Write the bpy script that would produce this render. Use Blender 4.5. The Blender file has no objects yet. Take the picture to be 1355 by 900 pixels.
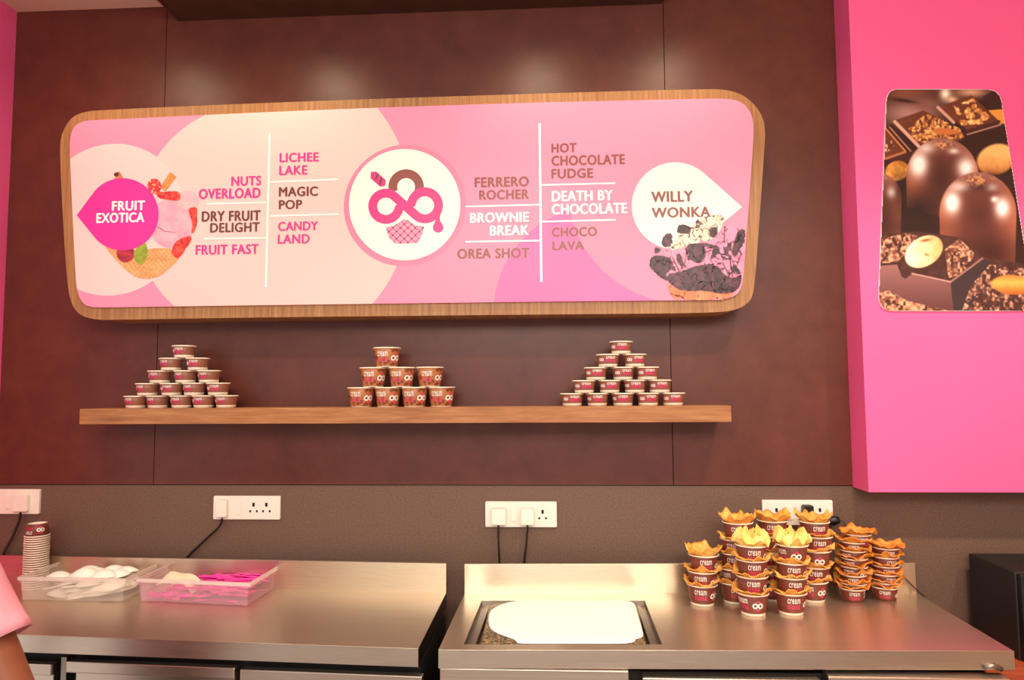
import bpy, bmesh, math, random
import numpy as np
from mathutils import Vector, Matrix
random.seed(7)
SC = bpy.context.scene
C = SC.collection
# ------------------------------------------------------------------ camera
F, YAW, PITCH, ROLL = 939.27, .0552, .0706, .0061
CAM = Vector((.1658, -2.430, 1.550))
_r = Vector((math.cos(YAW), math.sin(YAW), 0)); _f0 = Vector((-math.sin(YAW), math.cos(YAW), 0)); _z = Vector((0, 0, 1))
FWD = _f0*math.cos(PITCH) + _z*math.sin(PITCH); _u = -_f0*math.sin(PITCH) + _z*math.cos(PITCH)
RIGHT = _r*math.cos(ROLL) - _u*math.sin(ROLL); UP = _r*math.sin(ROLL) + _u*math.cos(ROLL)
cd = bpy.data.cameras.new('camera'); cam = bpy.data.objects.new('camera', cd); C.objects.link(cam)
cd.sensor_width = 36; cd.lens = F/1355*36; cd.clip_start = .05
m = Matrix((RIGHT, UP, -FWD)).transposed().to_4x4(); m.translation = CAM; cam.matrix_world = m
SC.camera = cam
# ------------------------------------------------------------------ light
SC.view_settings.view_transform = 'Standard'; SC.view_settings.look = 'None'
SC.view_settings.gamma = 1; SC.view_settings.use_curve_mapping = False
SC.view_settings.exposure = -0.2
W = bpy.data.worlds.new('world'); SC.world = W; W.use_nodes = True
W.node_tree.nodes['Background'].inputs[0].default_value = (1.0, .93, .86, 1)
W.node_tree.nodes['Background'].inputs[1].default_value = 1.15

def spot(x, y, z, power, tx, ty, tz, size=75, blend=.6, rad=.05, col=(1, .78, .52)):
    l = bpy.data.lights.new('downlight', 'SPOT'); l.energy = power; l.color = col
    l.spot_size = math.radians(size); l.spot_blend = blend; l.shadow_soft_size = rad
    o = bpy.data.objects.new('downlight', l); C.objects.link(o); o.location = (x, y, z)
    o.rotation_euler = (Vector((tx, ty, tz)) - Vector((x, y, z))).to_track_quat('-Z', 'Y').to_euler()
def area(x, y, z, power, tx, ty, tz, sx, sy, col):
    l = bpy.data.lights.new('front_fill', 'AREA'); l.energy = power; l.color = col; l.shape = 'RECTANGLE'; l.size = sx; l.size_y = sy
    o = bpy.data.objects.new('front_fill', l); C.objects.link(o); o.location = (x, y, z)
    o.rotation_euler = (Vector((tx, ty, tz)) - Vector((x, y, z))).to_track_quat('-Z', 'Y').to_euler()
for x, p in ((-1.32, 14), (-.72, 17), (.12, 17), (.64, 15)):
    spot(x, -.46, 2.86, p, x, -.2, 1.2, 150, 1.0, .06)
for x in (-1.1, .0, 1.1, 1.9):
    spot(x, -1.35, 2.9, 80, x, -.45, .9, 85, .7, .06, (1, .88, .72))
area(.3, -3.6, 2.7, 90, .2, 0, 1.3, 2.6, .8, (1, .93, .84))  # unseen fill light added from the front, standing in for shopfront daylight

# ------------------------------------------------------------------ helpers
def U(px, py, Y=None, Z=None, X=None):
    d = FWD + RIGHT*((px-677.5)/F) + UP*((450-py)/F)
    if Y is not None: t = (Y-CAM.y)/d.y
    elif Z is not None: t = (Z-CAM.z)/d.z
    else: t = (X-CAM.x)/d.x
    return CAM + d*t
def XZ(pts, Y): return [(p.x, p.z) for p in (U(a, b, Y) for a, b in pts)]
def lin(c):
    return tuple(((v/255)/12.92 if v/255 <= .04045 else ((v/255+.055)/1.055)**2.4) for v in c[:3])

class NT:
    def __init__(s, name):
        s.m = bpy.data.materials.new(name); s.m.use_nodes = True; s.t = s.m.node_tree; s.b = s.t.nodes['Principled BSDF']
    def n(s, typ, **kw):
        x = s.t.nodes.new(typ)
        for k, v in kw.items(): setattr(x, k, v)
        return x
    def l(s, a, b): s.t.links.new(a, b)
    def coord(s, scale=(1, 1, 1)):
        tc = s.n('ShaderNodeTexCoord'); mp = s.n('ShaderNodeMapping'); mp.inputs['Scale'].default_value = scale
        s.l(tc.outputs['Object'], mp.inputs['Vector']); return mp.outputs[0]
    def noise(s, vec, scale, detail=4, rough=.6):
        x = s.n('ShaderNodeTexNoise'); x.inputs['Scale'].default_value = scale; x.inputs['Detail'].default_value = detail
        x.inputs['Roughness'].default_value = rough; s.l(vec, x.inputs['Vector']); return x.outputs['Fac']
    def ramp(s, fac, stops):
        x = s.n('ShaderNodeValToRGB'); e = x.color_ramp.elements
        while len(e) < len(stops): e.new(.5)
        for k, (p, c) in enumerate(stops): e[k].position = p; e[k].color = (*c, 1)
        s.l(fac, x.inputs[0]); return x.outputs[0]
    def bump(s, h, strength, dist=.001):
        x = s.n('ShaderNodeBump'); x.inputs['Strength'].default_value = strength; x.inputs['Distance'].default_value = dist
        s.l(h, x.inputs['Height']); s.l(x.outputs[0], s.b.inputs['Normal'])
    def set(s, rough=.5, metal=0, spec=.5, **kw):
        s.b.inputs['Roughness'].default_value = rough; s.b.inputs['Metallic'].default_value = metal
        s.b.inputs['Specular IOR Level'].default_value = spec
        for k, v in kw.items(): s.b.inputs[k].default_value = v
    def mixc(s, fac, a, b):
        x = s.n('ShaderNodeMix', data_type='RGBA'); s.l(fac, x.inputs[0])
        for v, i in ((a, 6), (b, 7)):
            if isinstance(v, tuple): x.inputs[i].default_value = (*v, 1)
            else: s.l(v, x.inputs[i])
        return x.outputs[2]
    def math(s, op, a, b=0.0):
        x = s.n('ShaderNodeMath', operation=op)
        for i, v in enumerate((a, b)):
            if isinstance(v, (int, float)): x.inputs[i].default_value = v
            else: s.l(v, x.inputs[i])
        return x.outputs[0]
def plain(name, rgb, rough=.5, metal=0, spec=.5, var=.06, scale=30, **kw):
    t = NT(name); c = lin(rgb); f = t.noise(t.coord(), scale)
    a = tuple(max(0, v*(1-var)) for v in c); b = tuple(min(1, v*(1+var)) for v in c)
    t.l(t.ramp(f, [(.3, a), (.7, b)]), t.b.inputs['Base Color']); t.set(rough, metal, spec, **kw); return t.m
def speckle(name, rgb, rgb2, scale, rough=.6, lo=.4, hi=.7, bump=0, spec=.4):
    t = NT(name); f = t.noise(t.coord(), scale, 6, .7)
    t.l(t.ramp(f, [(lo, lin(rgb)), (hi, lin(rgb2))]), t.b.inputs['Base Color']); t.set(rough, 0, spec)
    if bump: t.bump(f, bump)
    return t.m
def wood(name, a, b, c, scale, rough=.42):
    t = NT(name); f = t.noise(t.coord(scale), 1.0, 5, .65)
    t.l(t.ramp(f, [(.28, lin(a)), (.5, lin(b)), (.72, lin(c))]), t.b.inputs['Base Color']); t.set(rough, 0, .35); return t.m
def steel(name, rgb, rough, scale):
    t = NT(name); f = t.noise(t.coord(scale), 1.0, 4, .6); c = lin(rgb)
    t.l(t.ramp(f, [(.3, tuple(v*.9 for v in c)), (.7, c)]), t.b.inputs['Base Color'])
    r = t.n('ShaderNodeMapRange'); t.l(f, r.inputs[0]); r.inputs[3].default_value = rough*.85; r.inputs[4].default_value = rough*1.2
    t.set(rough, 1.0, Anisotropic=.62); t.l(r.outputs[0], t.b.inputs['Roughness'])
    tv = t.n('ShaderNodeCombineXYZ'); tv.inputs[1].default_value = .7; tv.inputs[2].default_value = .7; t.l(tv.outputs[0], t.b.inputs['Tangent']); return t.m
def vcol(name, rough=.35, spec=.4):
    t = NT(name); a = t.n('ShaderNodeAttribute', attribute_name='Print'); t.l(a.outputs['Color'], t.b.inputs['Base Color']); t.set(rough, 0, spec); return t.m

M = {}
M['brown_panel'] = speckle('brown_laminate', (84, 38, 28), (105, 51, 39), 9, .38, .3, .75, 0, .42)
M['grey_wall'] = speckle('speckled_taupe_wall', (99, 75, 63), (123, 95, 80), 160, .55, .35, .7, .05, .35)
M['pink_wall'] = plain('pink_paint', (246, 94, 154), .5, var=.03, scale=2)
M['ceiling'] = plain('ceiling_paint', (232, 205, 180), .8, var=.02)
M['floor'] = speckle('floor_tile', (120, 100, 90), (150, 130, 118), 40, .4)
M['soffit'] = speckle('soffit_laminate', (70, 42, 28), (84, 52, 36), 9, .5)
M['dark'] = plain('dark_gap', (22, 17, 15), .6)
M['frame_wood'] = wood('sign_frame_wood', (132, 88, 54), (160, 112, 70), (182, 136, 92), (90, 6, 4))
M['shelf_wood'] = wood('shelf_wood', (136, 86, 52), (166, 110, 68), (188, 136, 92), (5, 40, 70))
M['table_wood'] = wood('side_table_wood', (150, 66, 40), (168, 78, 50), (180, 92, 60), (4, 40, 40))
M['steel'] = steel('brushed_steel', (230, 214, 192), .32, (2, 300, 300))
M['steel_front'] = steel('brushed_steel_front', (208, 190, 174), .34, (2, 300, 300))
M['steel_dark'] = steel('dull_steel', (150, 138, 128), .35, (300, 300, 2))
M['white_plastic'] = plain('white_plastic', (246, 234, 220), .35, var=.02)
M['black_plastic'] = plain('black_plastic', (18, 18, 19), .4, var=.1)
M['black_matte'] = plain('black_vinyl', (30, 28, 28), .5, var=.15, scale=200)
M['hole'] = plain('socket_hole', (20, 12, 10), .8)
M['magenta'] = plain('magenta_print', (226, 40, 150), .35, var=.01)
M['hotpink'] = plain('hot_pink_print', (226, 40, 126), .35, var=.01)
M['choc'] = plain('chocolate_print', (104, 56, 48), .35, var=.01)
M['choc2'] = plain('reddish_chocolate_print', (134, 66, 58), .35, var=.01)
M['pinkink'] = plain('pink_lettering', (206, 52, 140), .35, var=.01)
M['whiteink'] = plain('white_print', (250, 242, 236), .35, var=.01)
M['creamink'] = plain('cream_print', (246, 238, 226), .35, var=.01)
M['rose'] = plain('rose_print', (246, 146, 172), .35, var=.01)
M['roseline'] = plain('rose_lattice_print', (196, 92, 136), .35, var=.01)
M['vcol'] = vcol('photo_print'); M['vposter'] = vcol('poster_print', .25)
M['paper_white'] = plain('white_cardboard', (250, 236, 214), .55, var=.03)
M['cup_brown'] = plain('brown_cup_print', (120, 58, 44), .4, var=.06)
M['cup_tan'] = None
M['cup_text_white'] = plain('white_cup_print', (252, 240, 232), .4, var=.01)
M['cup_text_pink'] = plain('pink_cup_print', (226, 62, 110), .4, var=.02)
M['cup_wine'] = plain('wine_cup_print', (166, 62, 78), .4, var=.03)
def dots():
    t = NT('spotted_brown_cup_print'); v = t.n('ShaderNodeTexVoronoi'); v.inputs['Scale'].default_value = 75
    t.l(t.coord(), v.inputs['Vector'])
    t.l(t.ramp(v.outputs['Distance'], [(.36, lin((122, 58, 30))), (.5, lin((176, 110, 62)))]), t.b.inputs['Base Color']); t.set(.4); return t.m
M['cup_dots'] = dots()
def waffle(name, a, b, c):
    t = NT(name); co = t.coord(); f = t.noise(co, 38, 5, .65)
    col = t.ramp(f, [(.3, lin(a)), (.5, lin(b)), (.72, lin(c))])
    ck = t.n('ShaderNodeTexBrick'); ck.inputs['Scale'].default_value = 90; ck.offset = 0
    ck.inputs['Color1'].default_value = (1, 1, 1, 1); ck.inputs['Color2'].default_value = (1, 1, 1, 1); ck.inputs['Mortar'].default_value = (0, 0, 0, 1)
    ck.inputs['Mortar Size'].default_value = .08; ck.inputs['Brick Width'].default_value = .5; ck.inputs['Row Height'].default_value = .5
    t.l(co, ck.inputs['Vector']); t.l(col, t.b.inputs['Base Color']); t.set(.55, 0, .3); t.bump(ck.outputs['Color'], .35, .0012)
    t.b.inputs['Subsurface Weight'].default_value = .15; t.b.inputs['Subsurface Radius'].default_value = (.004, .002, .001); return t.m
M['waffle'] = waffle('golden_waffle', (206, 124, 44), (240, 168, 74), (252, 206, 122))
M['waffle_pale'] = waffle('pale_waffle', (232, 172, 76), (248, 206, 112), (254, 230, 158))
M['waffle_dark'] = waffle('toasted_waffle', (176, 92, 28), (222, 136, 52), (244, 178, 92))
M['granite'] = speckle('granite', (34, 26, 16), (176, 144, 96), 150, .4, .46, .58)
M['frost'] = speckle('frost', (250, 250, 246), (255, 254, 250), 60, .7, .4, .6, .15)
M['skin'] = plain('skin', (150, 88, 58), .5, var=.06, scale=15, **{'Subsurface Weight': .08})
M['shirt'] = plain('pink_cotton', (246, 168, 186), .85, var=.04, scale=40)
M['trousers'] = plain('dark_trousers', (34, 32, 40), .85)
M['hair'] = plain('black_hair', (20, 16, 14), .5, var=.3, scale=120)
M['spoon_pink'] = plain('pink_plastic', (248, 66, 178), .35, var=.05)
M['spoon_white'] = plain('white_spoon_plastic', (255, 252, 240), .4, var=.01)
M['napkin'] = plain('cream_paper', (252, 238, 208), .8, var=.02)
def clear(name, rgb, a):
    t = NT(name); t.set(.22, 0, .5); t.l(t.ramp(t.noise(t.coord(), 20), [(.3, lin(rgb)), (.7, lin(rgb))]), t.b.inputs['Base Color'])
    tr = t.n('ShaderNodeBsdfTransparent'); mx = t.n('ShaderNodeMixShader'); mx.inputs[0].default_value = a
    out = t.t.nodes['Material Output']; t.l(tr.outputs[0], mx.inputs[1]); t.l(t.b.outputs[0], mx.inputs[2]); t.l(mx.outputs[0], out.inputs[0]); return t.m
M['box_plastic'] = clear('cloudy_plastic', (248, 234, 220), .2)
M['box_plastic_pink'] = clear('cloudy_pink_plastic', (254, 204, 218), .2)
M['box_rim'] = clear('cloudy_rim_plastic', (252, 236, 228), .5)

class MB:
    """collects shapes into one mesh; every face keeps a material slot"""
    def __init__(s): s.v = []; s.f = []; s.mi = []; s.sm = []
    def add(s, vs, fs, mi=0, smooth=False):
        o = len(s.v); s.v += [tuple(v) for v in vs]
        for f in fs: s.f.append(tuple(i+o for i in f)); s.mi.append(mi); s.sm.append(smooth)
        return s
    def box(s, x0, x1, y0, y1, z0, z1, mi=0):
        v = [(x, y, z) for z in (z0, z1) for y in (y0, y1) for x in (x0, x1)]
        return s.add(v, [(0, 2, 3, 1), (4, 5, 7, 6), (0, 1, 5, 4), (2, 6, 7, 3), (0, 4, 6, 2), (1, 3, 7, 5)], mi)
    def prism(s, pts, y0, y1, mi=0, mi_side=None):
        """polygon of (x, z) points standing from y0 (front) to y1"""
        n = len(pts); a = sum(pts[i][0]*pts[(i+1) % n][1]-pts[(i+1) % n][0]*pts[i][1] for i in range(n))
        if a < 0: pts = pts[::-1]
        v = [(x, y0, z) for x, z in pts] + [(x, y1, z) for x, z in pts]
        s.add(v, [tuple(range(n))], mi); s.f.append(tuple(i+len(s.v)-2*n for i in range(2*n-1, n-1, -1))); s.mi.append(mi); s.sm.append(False)
        o = len(s.v)-2*n
        for i in range(n): s.f.append((o+i, o+n+i, o+n+(i+1) % n, o+(i+1) % n)); s.mi.append(mi if mi_side is None else mi_side); s.sm.append(False)
        return s
    def slab(s, pts, z0, z1, mi=0):
        """polygon of (x, y) points between z0 and z1"""
        n = len(pts); a = sum(pts[i][0]*pts[(i+1) % n][1]-pts[(i+1) % n][0]*pts[i][1] for i in range(n))
        if a < 0: pts = pts[::-1]
        v = [(x, y, z1) for x, y in pts] + [(x, y, z0) for x, y in pts]
        return s.add(v, [tuple(range(n)), tuple(range(2*n-1, n-1, -1))] + [(i, n+i, n+(i+1) % n, (i+1) % n) for i in range(n)], mi)
    def lathe(s, prof, n=32, mis=None, smooth=True):
        """profile of (r, z); mis = a slot per profile span"""
        o = len(s.v)
        for r, z in prof:
            for k in range(n): a = 2*math.pi*k/n; s.v.append((r*math.cos(a), r*math.sin(a), z))
        for j in range(len(prof)-1):
            for k in range(n):
                k2 = (k+1) % n
                s.f.append((o+j*n+k, o+j*n+k2, o+(j+1)*n+k2, o+(j+1)*n+k)); s.mi.append(mis[j] if mis else 0); s.sm.append(smooth)
        return s
    def tube(s, pts, r, n=10, mi=0):
        pts = [Vector(p) for p in pts]; o = len(s.v); N = len(pts)
        rr = r if isinstance(r, (list, tuple)) else [r]*N
        ref = Vector((0, 0, 1))
        for i, p in enumerate(pts):
            t = (pts[min(i+1, N-1)]-pts[max(i-1, 0)]).normalized()
            a = t.cross(ref if abs(t.z) < .95 else Vector((0, 1, 0))).normalized(); b = a.cross(t)
            for k in range(n): th = 2*math.pi*k/n; s.v.append(tuple(p+(a*math.cos(th)+b*math.sin(th))*rr[i]))
        for i in range(N-1):
            for k in range(n):
                k2 = (k+1) % n; s.f.append((o+i*n+k, o+i*n+k2, o+(i+1)*n+k2, o+(i+1)*n+k)); s.mi.append(mi); s.sm.append(True)
        s.f.append(tuple(o+k for k in range(n))[::-1]); s.f.append(tuple(o+(N-1)*n+k for k in range(n))); s.mi += [mi, mi]; s.sm += [False, False]
        return s
    def mesh(s, name, mats):
        me = bpy.data.meshes.new(name); me.from_pydata(s.v, [], s.f)
        for mm in (mats if isinstance(mats, (list, tuple)) else [mats]): me.materials.append(mm)
        me.polygons.foreach_set('material_index', s.mi); me.polygons.foreach_set('use_smooth', s.sm); me.update(); return me
def wloc(o):
    v = Vector(o.location)
    while o.parent: o = o.parent; v += o.location
    return v
def ob(name, me, parent=None, world=True, bevel=0):
    o = bpy.data.objects.new(name, me); C.objects.link(o)
    if parent is not None:
        o.parent = parent
        if world: o.location = -wloc(parent)
    if bevel:
        b = o.modifiers.new('bevel', 'BEVEL'); b.width = bevel; b.segments = 2; b.limit_method = 'ANGLE'; b.angle_limit = .7
    return o
def tag(o, label, cat, group=None, kind=None):
    o['label'] = label; o['category'] = cat
    if group: o['group'] = group
    if kind: o['kind'] = kind
    return o
def thing(name, label, cat, loc=(0, 0, 0), rz=0, group=None):
    o = bpy.data.objects.new(name, None); C.objects.link(o); o.location = loc; o.rotation_euler[2] = rz; o.empty_display_size = .05
    return tag(o, label, cat, group)
def struct(name, me, label, cat, bevel=0):
    return tag(ob(name, me, bevel=bevel), label, cat, None, 'structure')
_tc = {}
def text_data(s, bold=.012):
    """outline letters of a word: vertices scaled to unit cap height, and faces"""
    if (s, bold) in _tc: return _tc[(s, bold)]
    cu = bpy.data.curves.new('word', 'FONT'); cu.body = s; cu.size = 1; cu.offset = bold; cu.space_character = 1.08; cu.resolution_u = 4
    o = bpy.data.objects.new('word', cu); C.objects.link(o); dg = bpy.context.evaluated_depsgraph_get()
    me = bpy.data.meshes.new_from_object(o.evaluated_get(dg))
    v = np.array([q.co[:2] for q in me.vertices]); f = [tuple(p.vertices) for p in me.polygons]
    bpy.data.objects.remove(o); bpy.data.curves.remove(cu); bpy.data.meshes.remove(me)
    v -= v.min(0); v /= v.max(0)
    _tc[(s, bold)] = (v, f); return v, f

# ------------------------------------------------------------------ room
XL, ZT, ZS, XP, DP = -1.791, 2.954, 1.229, 1.153, .123
YO, XR, YF = -4.6, 2.5, -4.6
struct('floor', MB().box(XL-.1, XR+.1, YF, .1, -.1, 0).mesh('floor', M['floor']), 'speckled beige tiled shop floor', 'floor')
struct('ceiling', MB().box(XL-.1, XR+.1, YF, .1, ZT, ZT+.1).mesh('ceiling', M['ceiling']), 'plain warm beige ceiling at the top left corner', 'ceiling')
struct('wall_left', MB().box(XL-.1, XL, -.7, 0, 0, ZT).mesh('wall_left', M['pink_wall']), 'bright pink side wall at the left edge', 'wall')
struct('wall_right', MB().box(XR, XR+.1, YF, 0, 0, ZT).mesh('wall_right', M['ceiling']), 'plain beige side wall beyond the right edge', 'wall')
wb = struct('wall_back', MB().box(XL-.1, XR+.1, .009, .1, 0, ZT).mesh('wall_back', M['dark']), 'back wall clad in brown panels above taupe panels', 'wall')
sx0, sx1 = U(220, 100, 0).x, U(879, 100, 0).x
g = .0013
for a, b in ((XL, sx0-g), (sx0+g, sx1-g), (sx1+g, XR)):
    ob('upper_panel', MB().box(a, b, -.006, .009, ZS+.002, ZT).mesh('upper_panel', M['brown_panel']), wb)
ob('lower_panel', MB().box(XL, XR, 0, .009, 0, ZS-.001).mesh('lower_panel', M['grey_wall']), wb)
struct('trim_1', MB().box(U(237, 33, 0).x, U(875, 8, 0).x, -1.6, -.0062, 2.897, ZT-.0005).mesh('soffit', M['soffit']), 'dropped dark brown panel under the ceiling', 'ceiling panel')
pil = MB().box(XP, XR-.001, -DP, -.0062, ZS-.004, ZT-.001).mesh('pillar', M['pink_wall'])
struct('trim_2', pil, 'bright pink boxed-out upper wall section at right', 'wall section')

# ------------------------------------------------------------------ painter for the printed pictures (values in sRGB 0..255)
def vnoise(x, y, s, seed=0):
    x = x/s; y = y/s; xi = np.floor(x).astype(int); yi = np.floor(y).astype(int); fx = x-xi; fy = y-yi
    fx = fx*fx*(3-2*fx); fy = fy*fy*(3-2*fy)
    def h(a, b):
        n = np.sin(a*127.1+b*311.7+seed*74.7)*43758.5453; return n-np.floor(n)
    return (h(xi, yi)*(1-fx)+h(xi+1, yi)*fx)*(1-fy)+(h(xi, yi+1)*(1-fx)+h(xi+1, yi+1)*fx)*fy
def fbm(x, y, s, seed=0): return .5*vnoise(x, y, s, seed)+.3*vnoise(x, y, s/2.1, seed+1)+.2*vnoise(x, y, s/4.3, seed+2)
class Paint:
    def __init__(s, x, y, bg): s.x = x; s.y = y; s.c = np.zeros(x.shape+(3,))+np.array(bg, float); s.a = np.zeros(x.shape)
    def put(s, mask, col):
        col = np.array(col, float); mask = np.clip(mask, 0, 1)
        s.c = s.c*(1-mask[..., None])+(col if col.ndim > 1 else col[None, None])*mask[..., None]; s.a = np.maximum(s.a, mask)
    def ell(s, cx, cy, rx, ry, rot=0, soft=1.0):
        a = math.radians(rot); dx = s.x-cx; dy = s.y-cy; u = (dx*math.cos(a)+dy*math.sin(a))/rx; v = (-dx*math.sin(a)+dy*math.cos(a))/ry
        d = np.sqrt(u*u+v*v)+1e-9; return np.clip((1-d)*min(rx, ry)/soft+.5, 0, 1)
    def blob(s, cx, cy, rx, ry, rot=0):
        a = math.radians(rot); dx = s.x-cx; dy = s.y-cy; u = (dx*math.cos(a)+dy*math.sin(a))/rx; v = (-dx*math.sin(a)+dy*math.cos(a))/ry
        return np.exp(-(u*u+v*v)*1.6)
    def poly(s, pts):
        """anti-aliased inside test through signed distance"""
        ins = np.zeros(s.x.shape, bool); d = np.full(s.x.shape, 1e9); n = len(pts)
        for i in range(n):
            x1, y1 = pts[i]; x2, y2 = pts[(i+1) % n]
            if y1 != y2:
                c = ((y1 > s.y) != (y2 > s.y)) & (s.x < (x2-x1)*(s.y-y1)/(y2-y1)+x1); ins ^= c
            ex, ey = x2-x1, y2-y1; t = np.clip(((s.x-x1)*ex+(s.y-y1)*ey)/(ex*ex+ey*ey+1e-9), 0, 1)
            d = np.minimum(d, np.hypot(s.x-x1-t*ex, s.y-y1-t*ey))
        return np.clip(np.where(ins, d, -d)+.5, 0, 1)
    def line(s, x1, y1, x2, y2, w):
        ex, ey = x2-x1, y2-y1; t = np.clip(((s.x-x1)*ex+(s.y-y1)*ey)/(ex*ex+ey*ey+1e-9), 0, 1)
        return np.clip(w/2-np.hypot(s.x-x1-t*ex, s.y-y1-t*ey)+.5, 0, 1)
    def tone(s, a, b, f): return np.array(a, float)+(np.array(b, float)-np.array(a, float))*np.clip(f, 0, 1)[..., None]
def print_mesh(name, paint, keep, Y, mat, gain=1.0):
    """the painted picture as a flat sheet of coloured vertices on the plane y = Y"""
    h, w = paint.x.shape
    P = [U(float(a), float(b), Y) for a, b in zip(paint.x.ravel(), paint.y.ravel())]
    k = keep > .5; idx = np.arange(h*w).reshape(h, w)
    q = k[:-1, :-1] & k[1:, :-1] & k[:-1, 1:] & k[1:, 1:]
    fs = np.stack([idx[:-1, :-1], idx[1:, :-1], idx[1:, 1:], idx[:-1, 1:]], -1)[q]
    used = np.unique(fs); re = np.full(h*w, -1); re[used] = np.arange(len(used))
    me = bpy.data.meshes.new(name); me.from_pydata([P[i] for i in used], [], [tuple(f) for f in re[fs]])
    c = np.clip(paint.c.reshape(-1, 3)[used]/255, 0, 1); c = np.where(c <= .04045, c/12.92, ((c+.055)/1.055)**2.4)*gain
    at = me.color_attributes.new('Print', 'FLOAT_COLOR', 'POINT')
    at.data.foreach_set('color', np.concatenate([np.clip(c, 0, 1), np.ones((len(c), 1))], 1).astype(np.float32).ravel())
    me.materials.append(mat); me.update(); return me
def grid(x0, x1, y0, y1, st): return np.meshgrid(np.arange(x0, x1+st, st), np.arange(y0, y1+st, st))
def chaikin(pts, n=2):
    for _ in range(n):
        q = []
        for i in range(len(pts)):
            a, b = pts[i], pts[(i+1) % len(pts)]
            q += [(a[0]*.75+b[0]*.25, a[1]*.75+b[1]*.25), (a[0]*.25+b[0]*.75, a[1]*.25+b[1]*.75)]
        pts = q
    return pts

# ------------------------------------------------------------------ menu board
YS = -.15
outer = chaikin([(131, 145.6), (110, 148.4), (97, 154), (88.4, 163.3), (80.6, 181), (78.8, 199), (85, 323), (90, 384), (95.6, 405), (106, 417.6), (127.6, 423.5), (160, 423),
         (340, 420), (680, 416.5), (800, 415.5), (953, 414), (978, 408.7), (990, 401), (995.6, 392.7), (999, 372), (1005, 290), (1012.3, 184), (1012.3, 172), (1010, 156), (999, 138.4), (981, 124), (956.5, 118), (930, 118), (800, 121), (400, 134)])
inner = chaikin([(128, 160.3), (120.5, 160.5), (111, 162), (104.5, 165), (98.5, 171), (95.6, 181), (93.8, 195), (102, 366), (104, 384), (107.5, 395), (113, 403), (120.5, 406.5), (135, 407.3),
         (202, 406.3), (340, 404.3), (680, 400), (800, 398.8), (940, 397.5), (953, 397), (970.7, 393.4), (979.6, 384), (983, 366), (985, 337.6), (995, 202.5), (996.7, 170.5), (994, 152.7), (987, 143), (981, 137), (970, 133), (956, 132), (930, 132), (800, 135), (680, 137.7), (400, 147.3)])
bb = U(540, 420, YS)
board = thing('menu_board', 'long wood-framed pink ice cream menu board on the brown wall', 'menu board', (bb.x, 0, bb.z))
ob('wood_frame', MB().prism(XZ(outer, YS), YS, -.0063).mesh('wood_frame', M['frame_wood']), board)
def sign_mat():
    t = NT('pink_menu_print'); tc = t.n('ShaderNodeTexCoord'); sp = t.n('ShaderNodeSeparateXYZ'); t.l(tc.outputs['Object'], sp.inputs[0])
    sc = U(640, 280, YS-.008).x-U(540, 280, YS-.008).x
    def disc(cx, cy, r):
        p = U(cx, cy, YS-.008)
        dx = t.math('SUBTRACT', sp.outputs[0], p.x); dz = t.math('SUBTRACT', sp.outputs[2], p.z)
        d = t.math('SQRT', t.math('ADD', t.math('MULTIPLY', dx, dx), t.math('MULTIPLY', dz, dz)))
        return t.math('LESS_THAN', d, r*sc/100)
    base = lin((246, 140, 172)); c = base
    c = t.mixc(disc(797, 412, 140), base, lin((244, 112, 172)))
    c = t.mixc(disc(905, 250, 149), c, base)
    pale = lin((250, 194, 190))
    c = t.mixc(disc(341.6, 272, 205.5), c, pale) if False else c
    far = disc(330, 287, 155); c = t.mixc(far, c, pale)
    mid = t.math('MULTIPLY', disc(341.6, 272, 205.5), t.math('GREATER_THAN', sp.outputs[0], U(330, 280, YS-.008).x)); c = t.mixc(mid, c, pale)
    c = t.mixc(disc(147, 290, 104), c, lin((251, 200, 198)))
    c = t.mixc(disc(535.5, 271.5, 81.5), c, lin((242, 128, 160)))
    t.l(c, t.b.inputs['Base Color']); t.set(.4, 0, .4); return t.m
face = ob('printed_face', MB().prism(XZ(inner, YS), YS-.008, YS).mesh('printed_face', sign_mat()), board)
PF = YS-.008
def flat(name, polys, mats, layer, parent=face, th=.0004):
    """flat printed shapes: polys = [(pixel points, slot)]"""
    b = MB()
    for k, (pts, mi) in enumerate(polys): b.prism(XZ(pts, PF), PF-.0004*layer-th, PF-.0004*layer, mi)
    return ob(name, b.mesh(name, mats), parent)
def circ(cx, cy, r, n=72, ry=None): return [(cx+r*math.cos(2*math.pi*k/n), cy+(ry or r)*math.sin(2*math.pi*k/n)) for k in range(n)]
def strip(path, w):
    """outline polygons of a thick stroke through pixel points"""
    out = []; nrm = []
    for i in range(len(path)):
        a = path[max(i-1, 0)]; b = path[min(i+1, len(path)-1)]; L = math.hypot(b[0]-a[0], b[1]-a[1]) or 1
        nrm.append((-(b[1]-a[1])/L, (b[0]-a[0])/L))
    for i in range(len(path)-1):
        out.append([(path[i][0]+nrm[i][0]*w/2, path[i][1]+nrm[i][1]*w/2), (path[i+1][0]+nrm[i+1][0]*w/2, path[i+1][1]+nrm[i+1][1]*w/2),
                    (path[i+1][0]-nrm[i+1][0]*w/2, path[i+1][1]-nrm[i+1][1]*w/2), (path[i][0]-nrm[i][0]*w/2, path[i][1]-nrm[i][1]*w/2)])
    return out
def arc(cx, cy, r, a0, a1, n=40): return [(cx+r*math.cos(math.radians(a0+(a1-a0)*k/n)), cy+r*math.sin(math.radians(a0+(a1-a0)*k/n))) for k in range(n+1)]
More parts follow.
